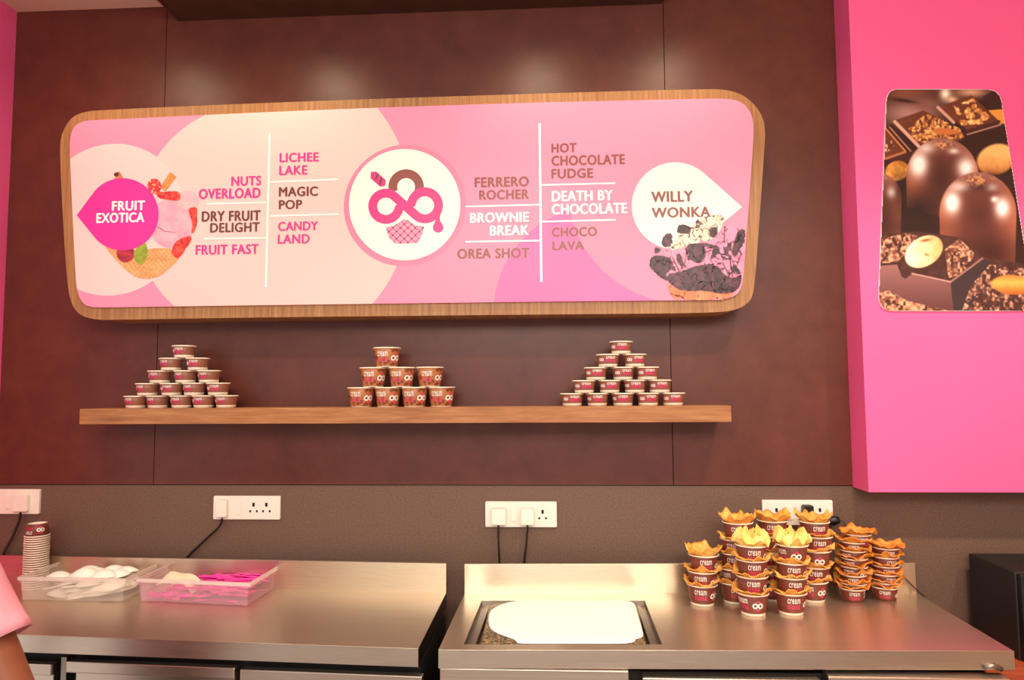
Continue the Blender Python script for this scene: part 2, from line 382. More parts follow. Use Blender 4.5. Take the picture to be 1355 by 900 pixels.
# dividers
for (a, b), w in (((((357, 177)), (352, 380)), 2.6), (((714, 163), (716.3, 373)), 3), (((273, 270), (352, 268)), 2), (((270, 316), (351, 315)), 2), (((358, 241), (448.5, 237.5)), 2.2), (((358, 286), (448, 283.5)), 2.2),
                  (((616, 273.5), (713, 271)), 2.2), (((616, 320), (714, 318.5)), 2.2), (((716, 245), (814, 242.6)), 2.2), (((717, 293.5), (815, 291)), 2.2)):
    dv = MB()
    for q in strip([a, b], w): dv.prism(XZ(q, PF), PF-.0008, PF-.0004)
    ob('divider_line', dv.mesh('divider_line', M['whiteink']), face)
# emblem in the white disc
flat('white_disc', [(circ(535.5, 271, 73.7), 0)], [M['creamink']], 1)
s5 = 7.825; E5 = lambda pts: [(480+a/s5, 215+b/s5) for a, b in pts]
em = MB()
def band(path, w, ya, yb, mi):
    """one continuous flat stroke whose depth runs from ya to yb, so that it can cross itself"""
    o = len(em.v); n = len(path)
    for i, (x, y) in enumerate(path):
        a = path[max(i-1, 0)]; b = path[min(i+1, n-1)]; L = math.hypot(b[0]-a[0], b[1]-a[1]); nx, ny = -(b[1]-a[1])/L*w/2, (b[0]-a[0])/L*w/2
        for q in ((x+nx, y+ny), (x-nx, y-ny)):
            p_ = U(*E5([q])[0], PF); em.v.append((p_.x, ya+(yb-ya)*i/(n-1), p_.z))
    for i in range(n-1): em.f.append((o+2*i, o+2*i+1, o+2*i+3, o+2*i+2)); em.mi.append(mi); em.sm.append(False)
band(arc(450, 255, 138, 160, 380, 48), 92, PF-.001, PF-.001, 1)
path = arc(240, 455, 136, 9, 310, 56) + arc(645, 445, 140, 128, -171, 56)
def put(qs, mi, y0, y1):
    for q in qs: em.prism(XZ(E5(q), PF), y0, y1, mi)
band(path, 92, PF-.0012, PF-.0018, 0)
put([circ(path[0][0], path[0][1]+2, 45, 28), circ(path[-1][0], path[-1][1]-2, 45, 28), [(742, 560), (818, 500), (798, 570), (802, 610), (828, 640), (838, 680), (822, 712), (790, 728), (755, 722), (730, 695), (728, 660), (745, 625), (756, 600)]], 0, PF-.0022, PF-.0008)
d1 = [(85, 100), (140, 95), (240, 185), (232, 245), (180, 252), (82, 165)]
put([d1], 0, PF-.0014, PF-.0008)
put([[(128, 178), (140, 190), (165, 120), (150, 105)], [(165, 225), (182, 240), (207, 165), (192, 148)]], 2, PF-.0018, PF-.0014)
cone = [(240, 672), (330, 655), (420, 590), (455, 592), (540, 650), (635, 665), (622, 730), (600, 775), (565, 832), (420, 842), (330, 840), (275, 785), (255, 730)]
put([cone], 3, PF-.0014, PF-.0008)
for k in range(-3, 5):
    for (dx, sgn) in ((1, 1), (1, -1)):
        x0 = 430+k*78; a = (x0-sgn*130, 842); b = (x0+sgn*130, 590)
        seg = []
        for t in np.linspace(0, 1, 60):
            p = (a[0]+(b[0]-a[0])*t, a[1]+(b[1]-a[1])*t)
            inside = False
            for i in range(len(cone)):
                (x1, y1), (x2, y2) = cone[i], cone[(i+1) % len(cone)]
                if (y1 > p[1]) != (y2 > p[1]) and p[0] < (x2-x1)*(p[1]-y1)/(y2-y1)+x1: inside = not inside
            if inside: seg.append(p)
        if len(seg) > 3: put(strip([seg[0], seg[-1]], 11), 4, PF-.0018, PF-.0014)
ob('emblem', em.mesh('emblem', [M['hotpink'], M['choc2'], M['choc'], M['rose'], M['roseline']]), face)
# teardrops
def drop(cx, cy, r, tip):
    a = math.atan2(tip[1]-cy, tip[0]-cx); d = math.hypot(tip[0]-cx, tip[1]-cy); h = math.acos(r/d)
    return [(cx+r*math.cos(a+h+(2*math.pi-2*h)*k/60), cy+r*math.sin(a+h+(2*math.pi-2*h)*k/60)) for k in range(61)]+[tip]
flat('white_teardrop', [(drop(893.5, 272.5, 57.5, (982, 274)), 0)], [M['creamink']], 1)
# fruit ice cream picture
gx, gy = grid(126, 272, 222, 376, .7); p = Paint(gx+2.2*(fbm(gx, gy, 7, 50)-.5)*2, gy+2.2*(fbm(gx, gy, 7, 60)-.5)*2, (250, 205, 198)); X, Y = gx, gy
Tx = lambda u, v: (130+u/5.807, 220+v/5.807)
T = lambda pts: [Tx(*q) for q in pts]
c = p.tone((226, 150, 88), (246, 190, 130), fbm(X, Y, 9, 3)); lat = (np.abs(np.sin((X*.9+Y)*.55)) < .3) | (np.abs(np.sin((X-Y*.8)*.55)) < .3); c = c*np.where(lat, .84, 1.0)[..., None]
p.put(p.poly(chaikin(T([(40, 590), (60, 640), (150, 740), (230, 820), (300, 866), (450, 866), (560, 780), (640, 700), (600, 640), (480, 620), (300, 650)]), 2)), c)
c = p.tone((238, 130, 160), (255, 190, 200), .25+.8*fbm(X, Y, 12, 5)); p.put(p.ell(*Tx(560, 440), 30, 33), c)
p.put(p.ell(*Tx(690, 260), 15, 13), p.tone((246, 165, 180), (255, 205, 205), fbm(X, Y, 8, 9)))
p.put(p.line(*Tx(455, 465), *Tx(510, 500), 1)+p.line(*Tx(510, 500), *Tx(590, 508), .8), (170, 70, 90))
p.put(p.poly(T([(120, 60), (165, 35), (200, 100), (130, 115)])), p.tone((190, 110, 60), (226, 150, 90), fbm(X, Y, 5))); p.put(p.ell(*Tx(138, 62), 3.6, 3), (90, 45, 30))
p.put(p.poly(T([(550, 40), (605, 80), (520, 195), (470, 165)])), p.tone((200, 120, 60), (236, 166, 96), fbm(X, Y, 4, 4)))
red = p.tone((196, 26, 34), (250, 104, 78), fbm(X, Y, 4, 8)*1.8-.4)
p.put(p.ell(*Tx(430, 155), 9.5, 11), red); p.put(p.ell(*Tx(430, 155), 9.5, 11)*(vnoise(X, Y, 2.4, 77) > .72), (255, 190, 170)); p.put(p.poly(chaikin(T([(440, 195), (540, 190), (630, 190), (634, 270), (560, 262), (450, 250)]), 2)), red)
p.put(p.poly(chaikin(T([(690, 320), (770, 310), (770, 420), (735, 525), (712, 510), (725, 440), (700, 370)]), 2)), red)
p.put(p.poly(chaikin(T([(560, 640), (600, 570), (680, 540), (730, 535), (690, 640), (620, 715), (570, 690)]), 2)), red)
p.put(p.ell(*Tx(210, 670), 12, 12), p.tone((120, 20, 40), (220, 60, 80), fbm(X, Y, 4, 2)))
p.put(p.poly(chaikin(T([(270, 650), (330, 590), (370, 580), (388, 680), (335, 770), (300, 740), (275, 720)]), 2)), p.tone((110, 130, 40), (190, 190, 60), fbm(X, Y, 6, 6)))
clip = Paint(gx, gy, (0, 0, 0)).poly(T([(-60, 200), (100, 20), (800, 20), (800, 300), (770, 330), (765, 440), (735, 540), (640, 690), (560, 785), (450, 868), (300, 868), (230, 825), (60, 650)]))
ob('fruit_sundae_picture', print_mesh('fruit_sundae_picture', p, p.a*clip, PF-.0009, M['vcol'], .92), face)
flat('magenta_teardrop', [(drop(162.3, 283.7, 47.8, (102, 285)), 0)], [M['magenta']], 3)
# chocolate ice cream picture
gx, gy = grid(853, 996, 278, 400, .7); p = Paint(gx+7*(fbm(gx, gy, 9, 50)-.5)*2+2.4*(vnoise(gx, gy, 2.6, 55)-.5), gy+7*(fbm(gx, gy, 9, 60)-.5)*2+2.4*(vnoise(gx, gy, 2.6, 65)-.5), (250, 205, 198)); X, Y = gx, gy
Tx = lambda u, v: (845+u/6.667, 270+v/6.667)
p.put(p.poly(T([(240, 690), (330, 745), (600, 760), (860, 785), (780, 850), (320, 850), (270, 780)])), p.tone((226, 110, 70), (246, 160, 110), fbm(X, Y, 8, 1)))
f = fbm(X, Y, 13, 11); c = p.tone((236, 128, 168), (252, 170, 200), f)
p.put(p.poly(chaikin(T([(130, 400), (190, 390), (320, 380), (450, 350), (620, 330), (700, 240), (770, 180), (860, 190), (955, 220), (940, 480), (900, 650), (800, 690), (400, 640), (250, 620), (150, 520)]), 2)), c)
p.put(p.poly(chaikin(T([(270, 400), (310, 330), (350, 260), (440, 230), (520, 130), (640, 90), (740, 90), (770, 130), (740, 200), (680, 290), (600, 330), (500, 330), (420, 370), (330, 410)]), 2)), p.tone((226, 205, 178), (255, 246, 230), fbm(X, Y, 10, 21)))
dk = p.tone((40, 18, 26), (112, 62, 72), fbm(X, Y, 4.5, 31)*1.6-.3)
for pts in ([(345, 180), (400, 175), (465, 200), (455, 265), (400, 262), (325, 255)], [(200, 300), (250, 250), (305, 255), (300, 380), (200, 385)], [(130, 380), (190, 380), (200, 420), (140, 440)],
            [(615, 215), (690, 195), (700, 260), (660, 305), (620, 280)], [(495, 150), (520, 135), (540, 160), (515, 182)], [(880, 225), (950, 220), (945, 330), (900, 380), (860, 480), (815, 440), (830, 370)],
            [(85, 515), (120, 450), (250, 460), (300, 500), (310, 560), (240, 620), (265, 690), (190, 650), (110, 580)], [(420, 360), (500, 340), (580, 370), (600, 460), (540, 530), (470, 500), (430, 440)],
            [(240, 620), (330, 605), (420, 580), (520, 540), (650, 530), (720, 560), (750, 620), (840, 660), (920, 610), (945, 540), (925, 640), (880, 770), (740, 800), (600, 765), (400, 770), (320, 740), (260, 690)],
            [(340, 430), (380, 450), (400, 540), (380, 560), (330, 500)], [(740, 380), (780, 380), (800, 450), (770, 470)], [(430, 360), (560, 335), (700, 370), (730, 400), (560, 370)]):
    p.put(p.poly(chaikin(T(pts), 1)), dk)
for a_, b_ in (((330, 440), (420, 560)), ((300, 470), (360, 600)), ((760, 190), (755, 340)), ((800, 450), (830, 640)), ((740, 520), (800, 630)), ((690, 400), (600, 420)), ((860, 560), (905, 440)), ((430, 420), (400, 540))):
    p.put(p.line(*Tx(*a_), *Tx(*b_), 1.6), (96, 46, 62))
p.put(p.poly(T([(270, 400), (310, 330), (350, 260), (440, 230), (520, 130), (640, 90), (740, 90), (770, 130), (740, 200), (680, 290), (600, 330), (500, 330), (420, 370), (330, 410)]))*np.clip((vnoise(X, Y, 3.2, 91)-.72)*12, 0, 1), (120, 80, 72))
p.put(p.blob(*Tx(520, 640), 12, 14)*.5, (120, 84, 92)); p.put(p.blob(*Tx(360, 670), 14, 8)*.4, (150, 90, 110)); p.put(p.blob(*Tx(800, 700), 12, 8)*.4, (130, 84, 100))
p.put(np.clip((.6*vnoise(X, Y, 7, 41)+.4*vnoise(X, Y, 3, 44)-.6)*12, 0, 1)*(p.poly(T([(200, 400), (350, 400), (700, 360), (930, 260), (900, 620), (760, 640), (720, 540), (420, 560), (300, 600)]))), dk)
ins = Paint(gx, gy, (0, 0, 0)); clip = ins.poly(inner)
ob('chocolate_sundae_picture', print_mesh('chocolate_sundae_picture', p, p.a*clip, PF-.0012, M['vcol'], .9), face)
# lettering: (word, left, right, cap top, baseline at the word's middle)
def lettering(rows, mat, layer):
    b = MB()
    for w, x0, x1, y0, y1 in rows:
        v, f = text_data(w, 0.0); xm, ym = (x0+x1)/2, (y0+y1)/2
        A = U(x0, ym, PF).x; B = U(x1, ym, PF).x; zt = U(xm, y0, PF).z; zb = U(xm, y1, PF).z
        px_ = (U(xm+1, ym, PF).x-U(xm, ym, PF).x)*.66*(y1-y0)/13
        for k, (ox, oz) in enumerate(((0, 0), (-1, 0), (1, 0), (0, .6), (0, -.6))):
            b.add([(A+px_+(B-A-2*px_)*q[0]+ox*px_, PF-.0004*layer-.00005*k, zb+.6*px_+(zt-zb-1.2*px_)*q[1]+oz*px_) for q in v], f)
    return b
def menu_item(rows, mat, layer=2): ob('menu_lettering', lettering(rows, mat, layer).mesh('menu_lettering', M[mat]), face)
menu_item([('FRUIT', 148.5, 192.5, 266, 279), ('EXOTICA', 128, 191.5, 281.5, 295)], 'whiteink', 5)
menu_item([('NUTS', 306, 346, 233, 246), ('OVERLOAD', 263, 345, 249, 263)], 'pinkink')
menu_item([('DRY FRUIT', 267, 345, 279, 293), ('DELIGHT', 278, 344, 294.5, 307.5)], 'choc')
menu_item([('FRUIT FAST', 259, 342.5, 323.5, 337)], 'pinkink')
menu_item([('LICHEE', 370, 422, 202, 214.5), ('LAKE', 369.5, 407, 219, 231.5)], 'pinkink')
menu_item([('MAGIC', 369, 421, 247, 260), ('POP', 369, 400, 264.5, 277)], 'choc')
menu_item([('CANDY', 368, 421, 293, 305.5), ('LAND', 367.6, 410, 310, 322.5)], 'pinkink')
menu_item([('FERRERO', 628, 700, 234, 247.5), ('ROCHER', 634, 700, 251, 264)], 'choc2')
menu_item([('BROWNIE', 622, 700, 281, 294.5), ('BREAK', 648, 700, 298, 311.5)], 'whiteink')
menu_item([('OREA SHOT', 605, 700.5, 328.5, 342)], 'choc2')
menu_item([('HOT', 729.5, 763, 189.5, 202), ('CHOCOLATE', 729.5, 827, 205, 218.5), ('FUDGE', 729.5, 785, 223, 236)], 'choc2')
menu_item([('DEATH BY', 730, 811, 252, 266), ('CHOCOLATE', 730, 830, 269, 283.5)], 'whiteink')
menu_item([('CHOCO', 730, 790, 300.5, 313), ('LAVA', 731, 773, 319, 331)], 'choc2')
menu_item([('WILLY', 861.5, 917, 253, 267.5), ('WONKA', 862, 940, 274, 288)], 'choc2', 4)

# ------------------------------------------------------------------ poster on the pink section
YP = -DP-.006
pout = chaikin([(1192, 117.8), (1184, 118), (1176.5, 121), (1173, 130), (1172.5, 142), (1163, 385), (1163, 398), (1167, 407), (1176, 411.5), (1190, 411.8), (1345, 411.8), (1359, 411), (1366, 404), (1367, 393), (1355, 320), (1327, 145), (1325, 130), (1319, 121), (1309, 118.2), (1300, 118)])
pc = U(1260, 300, YP)
pt = thing('chocolate_poster', 'rounded photo poster of chocolates and almonds on the pink wall section', 'poster', (pc.x, -DP, pc.z))
pb = ob('backing_board', MB().prism(XZ(pout, YP), YP, -DP-.0002).mesh('backing_board', M['whiteink']), pt)
gx, gy = grid(1161, 1370, 116, 413, .8); p = Paint(gx, gy, (50, 26, 22)); X, Y = gx, gy
p.put(p.blob(1200, 122, 50, 14), (120, 66, 48)); p.put(p.blob(1205, 150, 52, 22), (172, 124, 114)); p.put(p.blob(1225, 138, 24, 10), (130, 84, 74))
p.put(p.blob(1195, 133, 22, 3, 8), (46, 24, 20)); p.put(p.blob(1285, 122, 28, 9), (206, 150, 120)); p.put(p.blob(1251, 124, 9, 11), (255, 236, 206)); p.put(p.blob(1260, 132, 10, 6), (226, 180, 150))
p.put(p.poly([(1300, 128), (1318, 118), (1330, 145), (1312, 146)]), (56, 30, 30)); p.put(p.poly([(1308, 146), (1332, 144), (1334, 164), (1322, 164)]), (226, 146, 62))
choc = p.tone((92, 46, 34), (120, 62, 44), fbm(X, Y, 14, 2))
def bar(pts, edge_l, edge_b):
    p.put(p.poly(pts), choc)
    for a, b, w, col in edge_l+edge_b: p.put(p.line(*a, *b, w), col)
p.put(p.poly([(1166, 168), (1182, 165), (1215, 205), (1205, 214), (1172, 212)]), (70, 34, 28))
bar([(1182, 160), (1222, 146), (1246, 158), (1274, 185), (1225, 195), (1212, 192)], [((1184, 161), (1216, 194), 4.5, (214, 164, 144)), ((1179, 166), (1208, 198), 3, (60, 28, 24)), ((1177, 168), (1205, 200), 1.5, (190, 140, 120))], [])
bar([(1241, 142), (1285, 126), (1322, 160), (1280, 172)], [((1241, 142), (1262, 162), 4, (206, 156, 138))], [((1278, 174), (1322, 161), 4, (70, 36, 32)), ((1280, 178), (1324, 165), 2, (176, 128, 112)), ((1281, 182), (1325, 168), 3, (54, 26, 24))])
bar([(1160, 172), (1172, 170), (1198, 200), (1172, 210)], [((1172, 170), (1198, 200), 2, (206, 130, 70))], [((1172, 210), (1198, 201), 3, (180, 110, 70))])
def crumbs(poly_pts, s, lo, a, b, seed):
    f = .55*vnoise(X, Y, s, seed)+.45*vnoise(X, Y, s*.5, seed+9); p.put(np.clip((f-lo)*9, 0, 1)*p.poly(poly_pts), p.tone(a, b, vnoise(X, Y, s*.45, seed+5)*1.5-.25))
crumbs([(1200, 172), (1225, 150), (1245, 158), (1270, 170), (1276, 182), (1230, 190), (1212, 188)], 5, .38, (150, 80, 36), (244, 182, 110), 3)
crumbs([(1262, 140), (1288, 130), (1310, 155), (1300, 164), (1272, 166)], 7, .42, (190, 110, 50), (250, 206, 130), 9)
crumbs([(1166, 188), (1180, 186), (1184, 196), (1172, 202)], 4, .5, (190, 120, 70), (255, 220, 190), 19)
p.put(p.ell(1251, 174, 18, 4, 4), (196, 112, 60))
p.put(p.ell(1318, 211, 26, 20, -20, 3), p.tone((150, 76, 30), (246, 186, 108), 1.05-(Y-195)/36+.4*fbm(X, Y, 10, 3))); p.put(p.blob(1325, 238, 30, 9, 12), (52, 26, 24))
p.put(p.ell(1187, 226, 16, 13, -20, 2), p.tone((160, 86, 30), (240, 174, 84), fbm(X, Y, 8, 13)*1.4-.1))
def dome(cx, top, rx, bot, h1, h2, crumb, seed, dark=(56, 26, 22)):
    ry = rx*1.08; cy = top+ry
    mk = np.maximum(p.ell(cx, cy, rx, ry, 0, 1.6), np.clip(rx*1.0-np.abs(X-cx)-.03*(Y-cy)+.5, 0, 1)*((Y > cy) & (Y < bot)))
    t = np.clip(1-np.abs(X-cx)/rx, 0, 1)
    col = p.tone((170, 96, 70), (104, 54, 46), t*1.5); fade = np.clip((Y-cy-10)/(bot-cy), 0, 1); col = col*(1-fade[..., None]*.55)+np.array(dark)*fade[..., None]*.55
    top_l = np.clip(1-(Y-top)/26, 0, 1); col = col*(1-.5*top_l[..., None])+np.array((206, 150, 130))*.5*top_l[..., None]
    p.put(mk, col)
    for (hx, hy, a, b, s) in h1: p.put(np.clip(p.blob(hx, hy, a, b)*1.35*s, 0, 1)*mk, (255, 240, 232))
    for (hx, hy, a, b, s) in h2: p.put(p.blob(hx, hy, a, b)*s*mk, dark)
    crm = np.clip((vnoise(X, Y, 2.6, seed)-.5)*6, 0, 1)*p.blob(*crumb); p.put(crm*mk, (216, 150, 96))
dome(1162, 229, 31, 330, [(1180, 255, 8, 9, .7)], [(1160, 290, 34, 50, .8)], (1165, 235, 10, 4), 3)
dome(1247, 183, 48, 275, [(1216, 218, 15, 20, .95), (1278, 222, 14, 16, .85), (1262, 200, 9, 5, .6), (1226, 196, 14, 9, .5)], [(1245, 238, 22, 34, .75), (1218, 262, 30, 22, .4)], (1248, 192, 17, 7), 7)
p.put(p.blob(1215, 278, 30, 22)*.9, (34, 18, 18)); p.put(p.blob(1192, 250, 12, 30)*.7, (34, 18, 18))
dome(1294, 228, 51, 352, [(1260, 268, 13, 18, .95), (1326, 275, 12, 16, .95), (1316, 264, 6, 5, .8), (1270, 247, 16, 8, .55), (1312, 248, 10, 6, .5)], [(1296, 285, 22, 26, .5), (1296, 248, 22, 7, .6), (1310, 335, 46, 30, .8)], (1292, 238, 26, 9), 15)
p.put(p.blob(1215, 300, 36, 14)*.8, (40, 22, 22))
p.put(p.poly([(1160, 318), (1172, 310), (1215, 306), (1275, 315), (1300, 340), (1370, 352), (1372, 415), (1160, 415)]), p.tone((54, 30, 28), (88, 52, 46), fbm(X, Y, 9, 4)))
for q, sd in (([(1164, 318), (1195, 308), (1214, 312), (1200, 335), (1185, 348), (1164, 348)], 5), ([(1250, 330), (1270, 316), (1290, 336), (1275, 362), (1255, 368)], 15)):
    crumbs(q, 6, .36, (110, 62, 50), (226, 166, 130), sd)
p.put(p.poly([(1163, 352), (1187, 350), (1193, 366), (1198, 369), (1208, 362), (1258, 373), (1262, 413), (1190, 398), (1163, 388)]), p.tone((96, 56, 56), (146, 98, 94), 1-(Y-350)/55))
p.put(p.poly([(1258, 374), (1300, 342), (1312, 348), (1300, 372), (1282, 412), (1262, 413)]), (58, 42, 44)); p.put(p.line(1258, 373, 1300, 342, 2.5), (150, 104, 98)); p.put(p.line(1207, 362, 1258, 373, 1.8), (190, 140, 132))
crumbs([(1285, 378), (1310, 350), (1370, 356), (1370, 413), (1272, 413)], 6, .44, (92, 54, 46), (214, 156, 126), 25)
crumbs([(1162, 388), (1178, 384), (1200, 398), (1255, 411), (1180, 413), (1163, 410)], 7, .36, (120, 68, 52), (224, 160, 122), 35)
p.put(p.ell(1222.5, 333, 27, 19, -32, 1.6), p.tone((206, 132, 50), (255, 236, 196), 1.0-(X-1200)/62+.4*fbm(X, Y, 7, 6)-.1))
p.put(p.blob(1225, 318, 9, 2.5, -10), (150, 80, 44)); p.put(p.blob(1226, 337, 4, 2, 30), (180, 110, 60))
p.put(p.ell(1340, 377, 28, 13, 4, 2), p.tone((166, 84, 34), (240, 160, 76), 1-np.abs(Y-374)/14+.2*fbm(X, Y, 6, 2)))
haze = np.clip((Y-290)/120, 0, 1)*np.clip((X-1230)/60, 0, 1)*0
ob('printed_photo', print_mesh('printed_photo', p, Paint(gx, gy, (0, 0, 0)).poly(pout), YP-.0008, M['vposter'], 1.16), pb)

# ------------------------------------------------------------------ shelf
YSH = -.176; ZSH = 1.498
a = U(105.5, 539, YSH); b = U(967.5, 538.5, YSH); zb = U(500, 560.3, YSH).z
ZSH = U(500, 539.3, YSH).z
shelf = tag(ob('wall_shelf', MB().box(a.x, b.x, YSH, -.0064, zb, ZSH).mesh('wall_shelf', M['shelf_wood']), bevel=.0012), 'long thick brown wood wall shelf under the menu board', 'shelf')

# ------------------------------------------------------------------ cups
def cup_meshes(kind, Rt, Rb, H, base_band, mats, words, emb_ang, text_ang, th=.03):
    """body, rim, lettering and emblem of a paper cup whose base stands at z = 0"""
    R = lambda z: Rb+(Rt-Rb)*z/H
    w = .0011; zb = H*base_band
    prof = [(0, .004), (Rb-.003, .004), (Rb-.003, 0), (Rb, 0)]; mi = [1, 1, 1]
    if base_band: prof.append((R(zb), zb)); mi.append(1)
    for t in (.5, .97): prof.append((R(H*t), H*t)); mi.append(0)
    prof += [(R(H*.985)-w, H*.985)]; mi.append(1)
    prof += [(R(H*.4)-w, H*.4), (Rb-w, .0062), (0, .0062)]; mi += [1, 1, 1]
    body = MB().lathe(prof, 36, mi).mesh(kind+'_body', [mats[0], M['paper_white']])
    tor = [(R(H)+.0021*math.cos(q)+.0004, H-.0015+.0021*math.sin(q)) for q in [2*math.pi*k/10 for k in range(11)]]
    rim = MB().lathe(tor, 36).mesh(kind+'_rim', M['paper_white'])
    def wrap(b, vs, fs, ang, wd, z0, z1, mi, lift):
        out = []
        for x, y in vs:
            z = z0+(z1-z0)*y; r = R(z)+lift; a = math.radians(-90+ang)+(x-.5)*wd/r; out.append((r*math.cos(a), r*math.sin(a), z))
        b.add(out, fs, mi)
    lw = Rt*.82; body_h = H*(1-base_band); z0 = zb
    lb = MB()
    n = 12; bg = [(k/n, y) for y in (0, 1) for k in range(n+1)]
    if words == 'patch': wrap(lb, bg, [(k, k+1, n+2+k, n+1+k) for k in range(n)], text_ang, lw*1.15, z0+body_h*.16, z0+body_h*.62, 2, .0003)
    v, f = text_data('cream', .008); wrap(lb, v, f, text_ang, lw, z0+body_h*.52, z0+body_h*.78, 0, .0006)
    v, f = text_data('stone', .008); wrap(lb, v, f, text_ang, lw, z0+body_h*.22, z0+body_h*.5, 1, .0006)
    let = lb.mesh(kind+'_lettering', [M['cup_text_white'], M['cup_text_pink'], M['cup_wine']])
    eb = MB(); s = body_h*.6; zc = z0+body_h*.16
    def ring(cx, cy, ro, ri, mi):
        n = 18; vs = []; 
        for k in range(n): a = 2*math.pi*k/n; vs += [(cx+ro*math.cos(a), cy+ro*math.sin(a)), (cx+ri*math.cos(a), cy+ri*math.sin(a))]
        wrap(eb, vs, [(2*k, (2*k+2) % (2*n), (2*k+3) % (2*n), 2*k+1) for k in range(n)], emb_ang, s, zc, zc+s, mi, .0006 if mi == 0 else .0004)
    ring(.5, .72, .21, .1, 1); ring(.27, .46, .25, .12, 0); ring(.73, .46, .25, .12, 0)
    wrap(eb, [(.3, .18), (.5, .22), (.7, .18), (.62, 0), (.38, 0)], [(0, 4, 3, 2, 1)], emb_ang, s, zc, zc+s, 1, .0004)
    emb = eb.mesh(kind+'_emblem', [M['cup_text_white'], M['cup_text_pink']])
    return dict(body=body, rim=rim, lettering=let, emblem=emb)
M['cup_tan'] = plain('tan_brown_cup_print', (142, 88, 66), .4, var=.05)
KS = cup_meshes('short', .0365, .030, .0405, .22, [M['cup_tan']], 'patch', -52, -8)
KS2 = cup_meshes('short_turned', .0365, .030, .0405, .22, [M['cup_tan']], 'patch', -48, 6)
KM = cup_meshes('spotted', .0435, .034, .0640, .04, [M['cup_dots']], 'text', 56, -12)
KW = cup_meshes('tall', .0440, .0330, .0620, .13, [M['cup_brown']], 'text', 52, -14)
KV = cup_meshes('short_plain', .0370, .0300, .0400, .0, [M['cup_brown']], 'text', 55, -20)
def cup(K, loc, rz, label, group, name='ice_cream_cup', rx=0):
    t = thing(name, label, 'cup', loc, rz, group); t.rotation_euler[0] = rx
    for k in ('body', 'rim', 'lettering', 'emblem'): ob(k, K[k], t, False)
    return t
ORD = ['first', 'second', 'third', 'fourth', 'fifth', 'sixth', 'seventh', 'eighth']
def where(i, n):
    if n == 1: return 'single'
    if i == 0: return 'leftmost'
    if i == n-1: return 'rightmost'
    return ORD[i]
def rowname(r, n): return ['bottom', 'second', 'third', 'fourth', 'fifth'][r] if r < n-1 else 'top'
def pyramid(K, rows, H, side, group, desc, yc):
    for r, xs in enumerate(rows):
        for i, px in enumerate(xs):
            z = ZSH+.0004+r*(H+.0013); x = U(px, 530-r*15, yc).x
            n = len(xs)
            if n == 1: lab = '%s at the very top of the %s pyramid on the shelf' % (desc, side)
            elif r == 0: lab = '%s, %s from left, standing on the shelf in the %s pyramid' % (desc, where(i, n), side)
            else: lab = '%s, %s from left in %s row up of the %s shelf pyramid' % (desc, where(i, n), ORD[r], side)
            lab = lab.replace('leftmost from left', 'leftmost').replace('rightmost from left', 'rightmost')
            cup(K, (x, yc+random.uniform(-.003, .003), z), random.uniform(-.22, .22), lab, group)
pyramid(KS, [[180.3, 209, 240.5, 270, 300], [196, 227.5, 257.5, 288.4], [211.4, 245, 276], [227, 262], [244]], .0405, 'left', 'short cups in the left shelf pyramid', 'short brown cup', -.105)
pyramid(KM, [[478, 513.3, 548.9, 584], [494.2, 531.5, 568.8], [512]], .0640, 'middle', 'spotted cups in the middle shelf pyramid', 'taller spotted cup', -.105)
pyramid(KS2, [[757, 790.3, 824.2, 857.6, 890.5], [773, 806.8, 840, 872.8], [788.5, 824.5, 856.5], [804.5, 840], [822]], .0405, 'right', 'short cups in the right shelf pyramid', 'short brown cup', -.105)

# ------------------------------------------------------------------ steel worktops
ZC = .9
FRl = U(553.5, 858.5, Z=ZC); F2 = U(45, 840.7, Z=ZC); BRl = U(590.5, 785, Z=ZC); B2 = U(370, 780, Z=ZC)
def ext(p, q, x): t = (x-p.x)/(q.x-p.x); return Vector((x, p.y+(q.y-p.y)*t, p.z))
FLl = ext(FRl, F2, XL+.004); BLl = ext(BRl, B2, XL+.004)
LIP = .046; BSH = U(590, 746, BRl.y).z-ZC
wl = thing('steel_worktop', 'stainless steel worktop at left holding two plastic boxes', 'worktop', ((FLl.x+FRl.x)/2, (FLl.y+BLl.y)/2, ZC))
ob('top', MB().slab([(p.x, p.y) for p in (FLl, FRl, BRl, BLl)], ZC-.003, ZC).mesh('top', M['steel']), wl, bevel=.0008)
def wallstrip(p, q, z0, z1, th, mat, name, par):
    d = (q-p).normalized(); n = Vector((-d.y, d.x, 0))
    ob(name, MB().slab([(p.x, p.y), (q.x, q.y), (q.x+n.x*th, q.y+n.y*th), (p.x+n.x*th, p.y+n.y*th)], z0, z1).mesh(name, mat), par, bevel=.0008)
wallstrip(BLl, BRl, ZC-.02, ZC+BSH, .012, M['steel'], 'backsplash', wl)
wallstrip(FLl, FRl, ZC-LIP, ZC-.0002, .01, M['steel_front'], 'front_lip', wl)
def sideskirt(p, q, par): # short return of the folded edge along the open end
    wallstrip(p, q, ZC-LIP, ZC-.0002, .008, M['steel_dark'], 'side_lip', par)
sideskirt(FRl+Vector((0, .002, 0)), BRl, wl)
